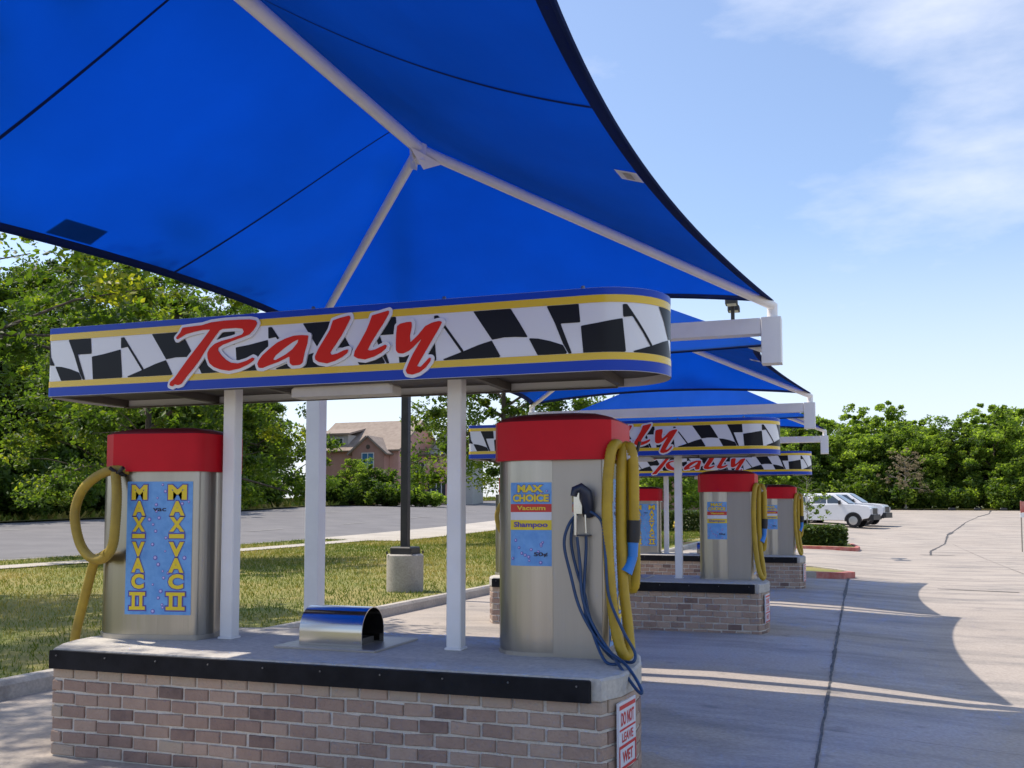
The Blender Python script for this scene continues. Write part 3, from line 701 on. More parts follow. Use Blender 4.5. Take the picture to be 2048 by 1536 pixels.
    mb = MB(); mb.face([(-1.2, 0, 0), (3.2, 0, 0), (3.2, 0, 5), (1, 0, 7.4), (-1.2, 0, 5)]); mb.face([(3.2, 0, 0), (3.2, 9, 0), (3.2, 9, 5), (3.2, 0, 5)]); mb.face([(-1.2, 9, 0), (-1.2, 0, 0), (-1.2, 0, 5), (-1.2, 9, 5)]); mb.build('wall', M['siding'], t, local=True)
    mb = MB(); slope(mb, (-1.6, 9.2, 4.6), (-1.6, -.4, 4.6), (1, -.4, 7.42), (1, 9.2, 7.42)); slope(mb, (3.6, -.4, 4.6), (3.6, 9.2, 4.6), (1, 9.2, 7.42), (1, -.4, 7.42)); mb.build('roof', M['roof'], t, local=True)
    for z in (1.2, 3.6):
        mb = MB(); mb.box(-.2, -.06, z, .7, -.02, z+1.3); fr = MB()
        fr.box(-.3, -.1, z-.1, .8, -.065, z); fr.box(-.3, -.1, z+1.3, .8, -.065, z+1.4); fr.box(-.3, -.1, z, -.2, -.065, z+1.3); fr.box(.7, -.1, z, .8, -.065, z+1.3)
        wn = fr.build('window', M['trim'], t, local=True); mb.build('pane', M['glass'], wn, local=True)
    # far brown building seen between the vacuum machines
    c = (-6.0, 90); t = thing('brown_building', (c[0], c[1], G(*c)-.3), 'low brown brick building far behind the second vacuum island', 'building', rz=R(10))
    mb = MB(); mb.box(-9, 0, 0, 5, 9, 4.6); mb.build('wall', M['housebrick2'], t, local=True)
    mb = MB(); slope(mb, (-9.5, -.6, 4.55), (5.5, -.6, 4.55), (5.5, 4.5, 7), (-9.5, 4.5, 7)); slope(mb, (5.5, 9.6, 4.55), (-9.5, 9.6, 4.55), (-9.5, 4.5, 7), (5.5, 4.5, 7)); mb.build('roof', M['roof'], t, local=True)
    for x in (-6.5, -3.5, -.5, 2.5):
        fr = MB(); fr.box(x-.7, -.09, 1, x+.7, -.05, 1.1); fr.box(x-.7, -.09, 2.9, x+.7, -.05, 3); fr.box(x-.7, -.09, 1.1, x-.6, -.05, 2.9); fr.box(x+.6, -.09, 1.1, x+.7, -.05, 2.9)
        wn = fr.build('window', M['trim'], t, local=True); MB().box(x-.6, -.045, 1.1, x+.6, -.02, 2.9).build('pane', M['glass'], wn, local=True)
house()

# ------------------------------------------------------------------ lamp poles
def lamp_pole(loc, H, base_h, label, rz=0):
    t = thing('lamp_pole', loc, label, 'lamp post', rz=rz)
    mb = MB()
    if base_h:
        mb.prism(disc2(0, 0, .30, 32), -.1, base_h, top=.02); mb.build('concrete_base', M['basec'], t, local=True, smooth=30)
    mb = MB(); mb.cbox(-.19, -.19, base_h, .19, .19, base_h+.12, .02)
    for sx in (-1, 1):
        for sy in (-1, 1): mb.tube([(sx*.22, sy*.22, base_h), (sx*.22, sy*.22, base_h+.05)], .015, 6)
    mb.build('base_plate', M['blackmetal'], t, local=True)
    MB().cbox(-.062, -.062, base_h+.12, .062, .062, H, .008).build('pole', M['blackmetal'], t, local=True)
    for s in (-1, 1):
        mb = MB(); mb.bar((s*.05, 0, H-.12), (s*.34, 0, H-.05), .06, .06); mb.build('arm', M['blackmetal'], t, local=True)
        mb = MB(); x = s*.58; mb.cbox(x-.26, -.2, H-.14, x+.26, .2, H+.04, .04); hd = mb.build('lamp_head', M['blackmetal'], t, local=True)
        MB().box(x-.2, -.15, H-.155, x+.2, .15, H-.143).build('lens', M['lamp'], hd, local=True)
lamp_pole((-2.35, 9.95, G(-2.35, 9.95)+.1), 7.6, .62, 'black square lamp pole on a round concrete base on the lawn behind the near island')
lamp_pole((1.08, 28.9, G(1.08, 28.9)), 8.45, .62, 'far black lamp pole with two box heads, its top showing under the near canopy tip', R(92))

# ------------------------------------------------------------------ pickup trucks
def truck(loc, rz, label):
    t = thing('pickup_truck', loc, label, 'pickup truck', 'white pickup trucks parked in the lot', rz)
    def arch(cx, r, a0=0, a1=180, n=10): return [(cx+r*math.cos(R(a0+(a1-a0)*i/n)), .40+r*math.sin(R(a0+(a1-a0)*i/n))) for i in range(n+1)]
    pr = [(0, .62), (.12, .48), (.72, .45)] + arch(1.22, .47, 180, 0) + [(1.75, .42), (4.05, .42)] + arch(4.6, .47, 180, 0) + [(5.12, .48), (5.50, .55), (5.62, .75), (5.60, 1.08), (5.47, 1.23), (5.0, 1.31), (4.15, 1.36), (0, 1.34)]
    mb = MB(); mb.prism_y(pr, -.86, .86)
    mb.prism_y([(p[0]*.985+.04, p[1]) for p in pr], -.95, -.862); mb.prism_y([(p[0]*.985+.04, p[1]) for p in pr], .862, .95)
    body = mb.build('body', M['carwhite'], t, local=True, smooth=35, bevel=.02)
    def loft(b, tp, zb, zt, wb, wt):
        return [(b[0], -wb, zb), (b[1], -wb, zb), (b[1], wb, zb), (b[0], wb, zb), (tp[0], -wt, zt), (tp[1], -wt, zt), (tp[1], wt, zt), (tp[0], wt, zt)]
    FS = [(3,2,1,0),(4,5,6,7),(0,1,5,4),(1,2,6,5),(2,3,7,6),(3,0,4,7)]
    mb = MB(); mb.add(loft((2.05, 4.35), (2.15, 3.45), 1.345, 1.97, .86, .70), FS); cab = mb.build('cab', M['carwhite'], t, local=True, bevel=.04)
    mb = MB(); mb.add(loft((.03, 2.0), (.12, 1.98), 1.345, 1.95, .88, .78), FS); mb.build('camper_shell', M['carwhite'], t, local=True, bevel=.05)
    def sideq(x0b, x1b, x0t, x1t, z0, z1, s, wb, wt, zb=1.345, zt=1.97, off=.012):
        y = lambda z: s*(wb+(wt-wb)*(z-zb)/(zt-zb)+off)
        q = [(x0b, y(z0), z0), (x1b, y(z0), z0), (x1t, y(z1), z1), (x0t, y(z1), z1)]
        return q if s < 0 else q[::-1]
    for s in (-1, 1):
        MB().face(sideq(2.28, 3.05, 2.32, 3.0, 1.41, 1.85, s, .86, .70)).build('window', M['carglass'], t, local=True)
        MB().face(sideq(3.12, 3.98, 3.08, 3.40, 1.41, 1.85, s, .86, .70)).build('window', M['carglass'], t, local=True)
        MB().face(sideq(.3, 1.85, .34, 1.83, 1.46, 1.80, s, .88, .78, zt=1.95)).build('window', M['carglass'], t, local=True)
        mb = MB(); mb.cbox(3.80, s*1.02-.11, 1.34, 3.92, s*1.02+.11, 1.58, .02); mb.build('mirror', M['carblack'], t, local=True)
        mb = MB(); mb.box(3.0, s*.962-.012, 1.0, 3.18, s*.962+.012, 1.03); mb.build('door_handle', M['carblack'], t, local=True)
    MB().face([(4.31, -.76, 1.39), (4.31, .76, 1.39), (3.53, .64, 1.91), (3.53, -.64, 1.91)]).build('windscreen', M['carglass'], t, local=True).location = (.025, 0, .02)
    MB().cbox(5.42, -.93, .44, 5.74, .93, .76, .05).build('bumper', M['carblack'], t, local=True)
    MB().cbox(-.12, -.88, .5, .04, .88, .68, .03).build('bumper', M['carblack'], t, local=True)
    MB().box(5.60, -.55, .78, 5.64, .55, 1.12).build('grille', M['carblack'], t, local=True)
    for s in (-1, 1): MB().cbox(5.44, s*.75-.19, .84, 5.63, s*.75+.19, 1.10, .03).build('headlight', M['lamp'], t, local=True)
    for x in (1.22, 4.6):
        for s in (-1, 1):
            mb = MB(); mb.prism_y([(x+.49*math.cos(R(a)), .40+.49*math.sin(R(a))) for a in range(-8, 189, 12)]+[(x+.40*math.cos(R(a)), .40+.40*math.sin(R(a))) for a in range(188, -9, -12)], s*.955-.02, s*.955+.02); mb.build('wheel_arch', M['carblack'], t, local=True)
            mb = MB(); pts = [(x, s*.72, .40), (x, s*.76, .40), (x, s*.92, .40), (x, s*.96, .40)]; mb.tube(pts, [.36, .40, .40, .36], 22); wh = mb.build('wheel', M['tyre'], t, local=True, smooth=30)
            mb = MB(); mb.tube([(x, s*.90, .40), (x, s*.965, .40), (x, s*.975, .40)], [.25, .25, .12], 16); mb.build('rim', M['rim'], wh, local=True, smooth=30)
    MB().prism_y([(.6, .40), (5.3, .40), (5.3, .60), (.6, .60)], -.7, .7).build('underbody', M['carblack'], t, local=True)
    return t
tr_ = truck((.95, 57.0, G(5.2, 55.8)+.01), R(-14), 'white pickup truck with a black front bumper, nearer of the two parked beyond the hedge')
copy_tree(tr_, (.8, 3.0, .10), label='white pickup truck mostly hidden behind the nearer white pickup')

# ------------------------------------------------------------------ small things in the lot
def hydrant():
    p = (-2.75, 40.6); t = thing('fire_hydrant', (p[0], p[1], G(*p)+.1), 'small yellow fire hydrant before the hedge above the red kerb', 'hydrant')
    MB().tube([(0, 0, 0), (0, 0, .04), (0, 0, .05), (0, 0, .5)], [.16, .16, .11, .11], 14).build('barrel', M['hydrant'], t, local=True, smooth=40)
    MB().tube([(0, 0, .5), (0, 0, .53), (0, 0, .6), (0, 0, .66), (0, 0, .72)], [.15, .15, .13, .07, .03], 14).build('bonnet', M['hydrant'], t, local=True, smooth=40)
    for s in (-1, 1): MB().tube([(s*.1, 0, .38), (s*.18, 0, .38)], [.06, .065], 10).build('nozzle_cap', M['hydrant'], t, local=True, smooth=40)
hydrant()
p_ = (10.65, 34.6); t = thing('lot_sign', (p_[0], p_[1], G(*p_)), 'red and white sign on a thin post at the far right of the lot', 'sign')
MB().tube([(0, 0, 0), (0, 0, 1.85)], .022, 8).build('post', M['barkpale'], t, local=True)
MB().cbox(-.03, -.05, 1.42, .30, -.025, 1.82, .01).build('red_panel', M['redpaint'], t, local=True)
MB().cbox(-.05, -.05, 1.24, .30, -.025, 1.40, .01).build('white_panel', M['white'], t, local=True)
for i in range(4):
    u = 14.75+2.28*i; v = 97.2+.25*i; t = thing('wheel_stop', (u, v, G(u, v)+.003), 'small black stop on the far edge of the lot before the dark trees', 'wheel stop', 'black stops along the far edge of the lot')
    MB().cbox(-.33, -.12, 0, .33, .12, .26, .06).build('block', M['carblack'], t, local=True)

RALLY = {'R1': [(0.537,2.482),(0.566,2.51),(0.584,2.541),(0.662,2.545),(0.725,2.548),(0.788,2.561),(0.882,2.566),(0.985,2.565),(1.062,2.562),(1.1,2.554),(1.11,2.538),(1.103,2.52),(1.083,2.495),(1.056,2.472),(1.033,2.467),(1.01,2.473),(1.021,2.49),(1.012,2.509),(0.96,2.517),(0.867,2.517),(0.847,2.509),(0.801,2.458),(0.75,2.394),(0.709,2.337),(0.668,2.29),(0.616,2.238),(0.579,2.195),(0.553,2.189),(0.531,2.195),(0.515,2.182),(0.496,2.189),(0.501,2.209),(0.528,2.229),(0.572,2.281),(0.624,2.342),(0.676,2.398),(0.727,2.453),(0.773,2.505),(0.784,2.518),(0.726,2.519),(0.662,2.511),(0.609,2.501),(0.588,2.493),(0.562,2.481),(0.543,2.471)],
 'R2': [(1.056,2.472),(1.003,2.456),(0.936,2.439),(0.869,2.419),(0.841,2.404),(0.839,2.389),(0.86,2.361),(0.897,2.328),(0.934,2.308),(0.985,2.301),(1.041,2.313),(1.086,2.332),(1.097,2.327),(1.087,2.312),(1.052,2.292),(0.991,2.27),(0.919,2.26),(0.862,2.27),(0.815,2.287),(0.783,2.311),(0.769,2.343),(0.766,2.375),(0.781,2.401),(0.817,2.428),(0.864,2.443),(0.936,2.455),(0.987,2.468),(1.012,2.475)],
 'a': [(1.118,2.291),(1.127,2.312),(1.152,2.341),(1.201,2.378),(1.251,2.411),(1.31,2.433),(1.364,2.446),(1.418,2.447),(1.459,2.442),(1.453,2.395),(1.436,2.344),(1.423,2.284),(1.406,2.272),(1.357,2.27),(1.339,2.284),(1.336,2.325),(1.312,2.316),(1.263,2.297),(1.193,2.278),(1.153,2.265),(1.128,2.268)],
 'ah': [(1.223,2.312),(1.242,2.337),(1.301,2.377),(1.355,2.409),(1.396,2.424),(1.389,2.403),(1.355,2.366),(1.311,2.338),(1.243,2.308)],
 'l1': [(1.62,2.519),(1.666,2.532),(1.729,2.542),(1.732,2.526),(1.707,2.482),(1.672,2.425),(1.632,2.372),(1.602,2.333),(1.613,2.319),(1.653,2.326),(1.693,2.342),(1.721,2.347),(1.714,2.327),(1.684,2.306),(1.638,2.286),(1.583,2.272),(1.531,2.282),(1.508,2.297),(1.505,2.315),(1.525,2.355),(1.565,2.413),(1.601,2.466)],
 'l2': [(1.871,2.533),(1.911,2.541),(1.977,2.555),(1.975,2.537),(1.946,2.49),(1.902,2.429),(1.863,2.373),(1.844,2.338),(1.858,2.331),(1.893,2.336),(1.932,2.351),(1.957,2.361),(1.964,2.354),(1.957,2.337),(1.928,2.316),(1.884,2.296),(1.829,2.283),(1.784,2.29),(1.757,2.305),(1.764,2.334),(1.798,2.386),(1.837,2.451),(1.857,2.495)],
 'y': [(2.029,2.462),(2.048,2.474),(2.087,2.481),(2.116,2.481),(2.118,2.452),(2.107,2.404),(2.109,2.364),(2.121,2.372),(2.16,2.405),(2.202,2.451),(2.24,2.467),(2.283,2.475),(2.302,2.47),(2.292,2.45),(2.269,2.412),(2.236,2.361),(2.198,2.302),(2.165,2.25),(2.151,2.229),(2.175,2.223),(2.203,2.249),(2.227,2.272),(2.236,2.271),(2.232,2.252),(2.204,2.218),(2.166,2.193),(2.123,2.182),(2.094,2.188),(2.084,2.206),(2.098,2.24),(2.127,2.297),(2.165,2.356),(2.188,2.39),(2.16,2.366),(2.122,2.332),(2.098,2.316),(2.064,2.304),(2.035,2.308),(2.023,2.324),(2.022,2.369),(2.024,2.418)]}
CHECK = [[(2.482,2.518),(2.7,2.521),(2.751,2.438),(2.799,2.356),(2.728,2.362),(2.663,2.363),(2.593,2.354)],[(2.284,2.252),(2.428,2.301),(2.513,2.33),(2.591,2.35),(2.645,2.254)],[(2.803,2.351),(2.856,2.346),(2.923,2.329),(2.995,2.303),(3.021,2.254),(2.853,2.254)],[(2.904,2.52),(3.082,2.521),(3.091,2.419),(2.982,2.419),(3.0,2.37),(3.044,2.253),(3.026,2.254),(2.995,2.31),(2.951,2.421)],[(2.024,2.401),(2.116,2.412),(2.247,2.435),(2.264,2.236),(2.037,2.242)],[(2.248,2.51),(2.272,2.511),(2.426,2.303),(2.419,2.287),(2.301,2.448),(2.25,2.441)]]
# ------------------------------------------------------------------ the vacuum bays
OUT = [(0,.05),(3.28,.05),(3.345,.2),(3.37,.42),(3.36,.62),(3.30,.9),(3.15,1.15),(2.88,1.29),(2.6,1.33),(.7,1.33),(.42,1.24),(.1,1.02),(-.12,.74),(-.17,.54),(-.153,.39),(-.10,.22)]
def inset(pl, d):
    n = len(pl); out = []
    for i in range(n):
        a, b, c = Vector(pl[i-1]), Vector(pl[i]), Vector(pl[(i+1) % n]); e1 = (b-a).normalized(); e2 = (c-b).normalized()
        n1 = Vector((-e1.y, e1.x)); n2 = Vector((-e2.y, e2.x)); m = (n1+n2).normalized(); k = d/max(.3, m.dot(n1)); out.append(tuple(b+m*k))
    return out
def walk(pl):
    P = [Vector(p) for p in pl]+[Vector(pl[0])]; L = [0]
    for a, b in zip(P, P[1:]): L.append(L[-1]+(b-a).length)
    def at(s):
        s %= L[-1]
        for i in range(len(P)-1):
            if s <= L[i+1]: return P[i].lerp(P[i+1], (s-L[i])/(L[i+1]-L[i]))
        return P[-1]
    return at, L[-1]
def island():
    rnd = random.Random(4)
    t = thing('vacuum_island', (1.64, .69, 0), 'nearest brick vacuum island with a concrete top and black rubber bumper strip', 'vacuum island', 'brick vacuum islands in a row')
    MB().prism(inset(OUT, .012), -.2, .514).build('mortar_core', M['mortar'], t)
    at, LL = walk(OUT); mb = MB(); H = .0735; nc = 7; L = .152; J = .014
    for c in range(nc):
        z0 = .51-(c+1)*H+J; z1 = .51-c*H
        n = round(LL/(L+J)); st = LL/n; s = (c % 2)*st*.5+rnd.uniform(-.01, .01)
        for i in range(n):
            a0 = s+i*st+rnd.uniform(-.004, .004); a1 = a0+st-J; k = 1
            # bricks on the corner fold are cut at the corner
            cuts = [a0, a1]; 
            for q in (0, 3.28): 
                for qq in (q, q+LL):
                    if a0+.012 < qq < a1-.012: cuts = [a0, qq, a1]
            tone = min(.999, max(.002, rnd.gauss(.5, .19))) if rnd.random() > .05 else rnd.uniform(.08, .22)
            if c == 0: tone = min(1, tone*.3+.72)
            j0, j1 = rnd.uniform(-.003, .003), rnd.uniform(-.003, .003); pr = rnd.uniform(-.002, .0025)
            for b0, b1 in zip(cuts, cuts[1:]):
                p, q = at(b0), at(b1-1e-5); e = (q-p).normalized(); nn = Vector((e.y, -e.x)); ch = .004
                o = nn*pr; back = -nn*.03; A, B = p+o, q+o
                jj = [rnd.uniform(-.003, .003) for _ in range(4)]; ring = [(A, z0+j0+jj[0]), (B, z0+j1+jj[1]), (B, z1+j1+jj[2]), (A, z1+j0+jj[3])]
                vs = [(x.x+back.x, x.y+back.y, z) for x, z in ring] + [((x-nn*ch).x, (x-nn*ch).y, z) for x, z in ring]
                ins = [(A+e*ch, z0+j0+jj[0]+ch), (B-e*ch, z0+j1+jj[1]+ch), (B-e*ch, z1+j1+jj[2]-ch), (A+e*ch, z1+j0+jj[3]-ch)]
                vs += [(x.x, x.y, z) for x, z in ins]
                fs = [(8,9,10,11)] + [(r*4+x, r*4+(x+1) % 4, r*4+4+(x+1) % 4, r*4+4+x) for r in range(2) for x in range(4)]
                mb.add(vs, fs, 0, tone)
    mb.build('brick_wall', M['brick'], t)
    MB().prism(inset(OUT, -.004), .516, .62, top=.012).build('concrete_slab', M['slab'], t, smooth=30)
    s = MB().cbox(.0, .012, .508, 3.235, .044, .612, .006).build('rubber_strip', M['rubber'], t)
    for i in range(10):
        x = .06+i*3.11/9; b = MB(); b.tube([(x, .013, .585), (x, .006, .585)], [.006, .004], 8); b.build('bolt', M['steelbolt'], s)
    return t
isl = island()
# warning sign on the right end of the near island
def end_sign(t):
    a = Vector((3.345, .2)); e = (Vector((3.37, .42))-a).normalized(); nn = Vector((e.y, -e.x))
    def fn(o): return lambda x, z: (a.x+e.x*(x-.06)+nn.x*o, a.y+e.y*(x-.06)+nn.y*o, z)
    mb = MB(); f = fn(.008); fb = fn(-.004)
    for (x0, x1, z0, z1) in ((0, .26, .165, .49),): add_flat(mb, ([(x0, z0), (x1, z0), (x1, z1), (x0, z1)], [(0, 1, 2, 3)]), f, 0, None, fb)
    b = mb.build('warning_sign', M['stickerwhite'], t)
    mb = MB(); f = fn(.0095)
    for (x0, x1, z0, z1) in ((.008, .252, .455, .475), (.008, .252, .352, .362), (.0, .26, .165, .18), (.0, .26, .268, .283), (0, .015, .18, .268), (.245, .26, .18, .268)):
        mb.face([f(x0, z0), f(x1, z0), f(x1, z1), f(x0, z1)])
    text_in(mb, 'DO NOT', .03, .375, .23, .44, f); text_in(mb, 'LEAVE', .045, .295, .215, .34, f, 0, .02); text_in(mb, 'WET', .05, .195, .21, .25, f)
    mb.build('lettering', M['stickerred'], b)
end_sign(isl)

# --- sign board
SB = dict(u0=-.44, u1=3.156, vf=.42, r=.35)
def SP(s, o=0.):
    r = SB['r']+o; cv = SB['vf']+SB['r']
    if s > SB['u1']:
        a = min((s-SB['u1'])/SB['r'], math.pi); return (SB['u1']+r*math.sin(a), cv-r*math.cos(a))
    if s < SB['u0']:
        a = min((SB['u0']-s)/SB['r'], math.pi); return (SB['u0']-(r-.26)*math.sin(a), cv-r*math.cos(a))
    return (s, SB['vf']-o)
def signboard():
    t = thing('sign_board', (1.48, .77, .62), 'nearest and largest checkered sign with red script lettering, above the near island', 'sign', 'checkered signs over the islands')
    S0, S1 = SB['u0']-math.pi*SB['r'], SB['u1']+math.pi*SB['r']
    ss_ = [S0+i*.0785398*SB['r']*1.6 for i in range(26)]; ss_ = [S0+(SB['u0']-S0)*i/20 for i in range(21)]+[SB['u1']+(S1-SB['u1'])*i/20 for i in range(21)]
    ring = ss_
    def wall(z0, z1, o, mi, mb):
        pts = [SP(s, o) for s in ring]; n = len(pts)
        V = [(p[0], p[1], z) for z in (z0, z1) for p in pts]
        mb.add(V, [(i, (i+1) % n, n+(i+1) % n, n+i) for i in range(n)], mi)
    mb = MB(); wall(2.156, 2.601, 0, 0, mb); mb.build('fascia', M['whitevinyl'], t, smooth=50)
    for (z0, z1, m, nm) in ((2.158, 2.214, 'bluevinyl', 'blue_stripe'), (2.5625, 2.5995, 'bluevinyl', 'blue_stripe'), (2.216, 2.254, 'yellowvinyl', 'yellow_stripe'), (2.5205, 2.561, 'yellowvinyl', 'yellow_stripe')):
        mb = MB(); wall(z0, z1, .003, 0, mb); mb.build(nm, M[m], t, smooth=50)
    polys = []
    for k in range(-4, 5):
        for p in CHECK:
            q = [(x+1.069*k, min(max(z, 2.2555), 2.519)) for x, z in p]
            if max(x for x, z in q) < -1.35 or min(x for x, z in q) > 4.15: continue
            polys.append(q)
    mb = MB()
    for q in polys:
        add_flat(mb, fill([q], step=.0065), lambda s, z: (*SP(s, .0022), z))
    mb.build('checker_pattern', M['blackvinyl'], t)
    L = RALLY; hole = {'a': [L['ah']]}
    wb = MB(); rb = MB()
    for grp in (['R1', 'R2'], ['a'], ['l1'], ['l2'], ['y']):
        ps = [L[g] for g in grp]; hs = hole.get(grp[0], [])
        add_flat(wb, fill(ps, (), .019, .007), lambda s, z: (*SP(s, .012+.0004*(ord(grp[0][-1]) % 7)), z), 0, None, lambda s, z: (*SP(s, .002), z))
        add_flat(rb, fill(ps, hs, 0, .0055), lambda s, z: (*SP(s, .019), z), 0, None, lambda s, z: (*SP(s, .012), z))
    w_ = wb.build('letter_backing', M['whitevinyl'], t); rb.build('lettering', M['redletter'], w_)
    st = [SP(s, -.004) for s in ring]
    MB().prism(st, 2.586, 2.598).build('top_sheet', M['under'], t)
    MB().prism([SP(s, -.006) for s in ring], 2.205, 2.212).build('underside', M['under'], t)
    for u in (-.43, .33, 1.1, 2.45, 3.156):
        MB().box(u-.02, .428, 2.160, u+.02, 1.112, 2.204).build('rib', M['under'], t)
    mb = MB(); mb.box(-.43, .4225, 2.150, 3.14, .452, 2.1575); mb.box(-.43, 1.09, 2.150, 3.14, 1.1175, 2.1575); mb.build('bottom_flange', M['under'], t)
    MB().cbox(1.31, .46, 2.09, 1.97, .60, 2.149, .012).build('light_box', M['beige'], t)
    for u in (.71, 2.25):
        MB().cbox(u-.045, .715, .633, u+.045, .80, 2.204, .006).build('post', M['white'], t)
        MB().cbox(u-.052, .705, .6205, u+.052, .81, .6325, .004).build('post_foot', M['white'], t)
    for u in (1.47, 2.3, 3.1): mb = MB(); mb.tube([(u, .44, 2.598), (u, .44, 2.618)], [.014, .010], 8); mb.build('screw', M['steelbolt'], t)
    return t
sgn = signboard()

# --- vacuum machines
def rounded(pl, idx, r=.02, n=4):
    out = []
    for i, p in enumerate(pl):
        if i in idx:
            a, b, c = Vector(pl[i-1]), Vector(p), Vector(pl[(i+1) % len(pl)]); d1 = (a-b).normalized()*r; d2 = (c-b).normalized()*r
            for k in range(n+1): f = k/n; out.append(tuple((b+d1)*(1-f)**2+b*2*f*(1-f)+(b+d2)*f*f))
        else: out.append(p)
    return out
def dome(mb, pl, z0, h, mi=0):
    n = len(pl); cx = sum(p[0] for p in pl)/n; cy = sum(p[1] for p in pl)/n; vs = []
    ks = [(1, 0), (.985, .15), (.9, .42), (.7, .74), (.4, .95), (.15, 1.)]
    for k, f in ks: vs += [(cx+(p[0]-cx)*k, cy+(p[1]-cy)*k, z0+h*f) for p in pl]
    fs = [(r*n+i, r*n+(i+1) % n, (r+1)*n+(i+1) % n, (r+1)*n+i) for r in range(len(ks)-1) for i in range(n)]
    fs.append(tuple(range((len(ks)-1)*n, len(ks)*n))); mb.add(vs, fs, mi)
def maxvac_sticker(t, fn_, x0, x1, z0, z1, seed=1):
    """blue bubble panel; fn_(o) gives the mapping (x, z) -> point, o metres proud of the face"""
    rnd = random.Random(seed); mb = MB(); n = 6
    f = fn_(.002)
    for i in range(n):
        a, b = x0+(x1-x0)*i/n, x0+(x1-x0)*(i+1)/n; mb.face([f(a, z0), f(b, z0), f(b, z1), f(a, z1)])
    st = mb.build('sticker', M['stickerblue'], t, local=True)
    W = x1-x0; H = z1-z0; br = MB(); bb = MB(); fo = fn_(.0030); fi = fn_(.0038)
    for k in range(26):
        cx = x0+W*rnd.uniform(.40, .62) if k < 20 else x0+W*rnd.uniform(.05, .95); cz = z0+H*(k+.5)/20 if k < 20 else z0+H*rnd.uniform(.02, .98); r = W*rnd.uniform(.018, .036)
        br.face([fo(x, z) for x, z in disc2(cx, cz, r)]); bb.face([fi(x, z) for x, z in disc2(cx-r*.1, cz+r*.1, r*.55)])
    br.build('bubble_rims', M['bubbled'], st, local=True); bb.build('bubbles', M['bubble'], st, local=True)
    ys = MB(); sh = MB(); fs = fn_(.0046); fy = fn_(.0056)
    rows = [('M', .975, .862), ('A', .852, .742), ('X', .732, .622), ('-', .604, .572), ('V', .545, .435), ('A', .425, .315), ('C', .305, .192), ('II', .168, .035)]
    for ca, wd in ((.19, .21), (.77, .25)):
        for ch, za, zb in rows:
            w_ = wd*(1.15 if ch in 'MII' else .92)
            a, b = x0+W*(ca-w_/2), x0+W*(ca+w_/2); d = W*.014
            zt, zl = z0+H*za, z0+H*zb
            if ch == 'II':
                for q, g in ((ys, fy), (sh, fs)):
                    e = 0 if q is ys else d*1.3; bw = (b-a)
                    rects = [(a, b, zt-H*.026, zt), (a, b, zl, zl+H*.026), (a+bw*.16, a+bw*.36, zl+H*.026, zt-H*.026), (a+bw*.64, a+bw*.84, zl+H*.026, zt-H*.026)]
                    rects = [(r[0]-e, r[1]+e, r[2]-e*(i_ < 2), r[3]+e*(i_ < 2)) for i_, r in enumerate(rects)] if q is sh else rects
                    if q is sh: rects = [rects[0], rects[1], (rects[2][0], rects[2][1], rects[1][3], rects[0][2]), (rects[3][0], rects[3][1], rects[1][3], rects[0][2])]
                    for r in rects: q.face([g(r[0], r[2]), g(r[1], r[2]), g(r[1], r[3]), g(r[0], r[3])])
            elif ch == '-':
                sh.face([fs(a-d, zl-d), fs(b+d, zl-d), fs(b+d, zt+d), fs(a-d, zt+d)]); ys.face([fy(a, zl), fy(b, zl), fy(b, zt), fy(a, zt)])
            else:
                text_in(sh, ch, a-d, zl-d, b+d, zt+d, fs, 0, .085); text_in(ys, ch, a, zl, b, zt, fy, 0, .05)
    sh.build('letter_shadow', M['stickerpur'], st, local=True); ys.build('lettering', M['stickeryel'], st, local=True)
    k = MB(); text_in(k, 'vac', x0+W*.40, z0+H*.775, x0+W*.60, z0+H*.800, fn_(.0046), 0, .02); k.build('small_print', M['ink'], st, local=True)

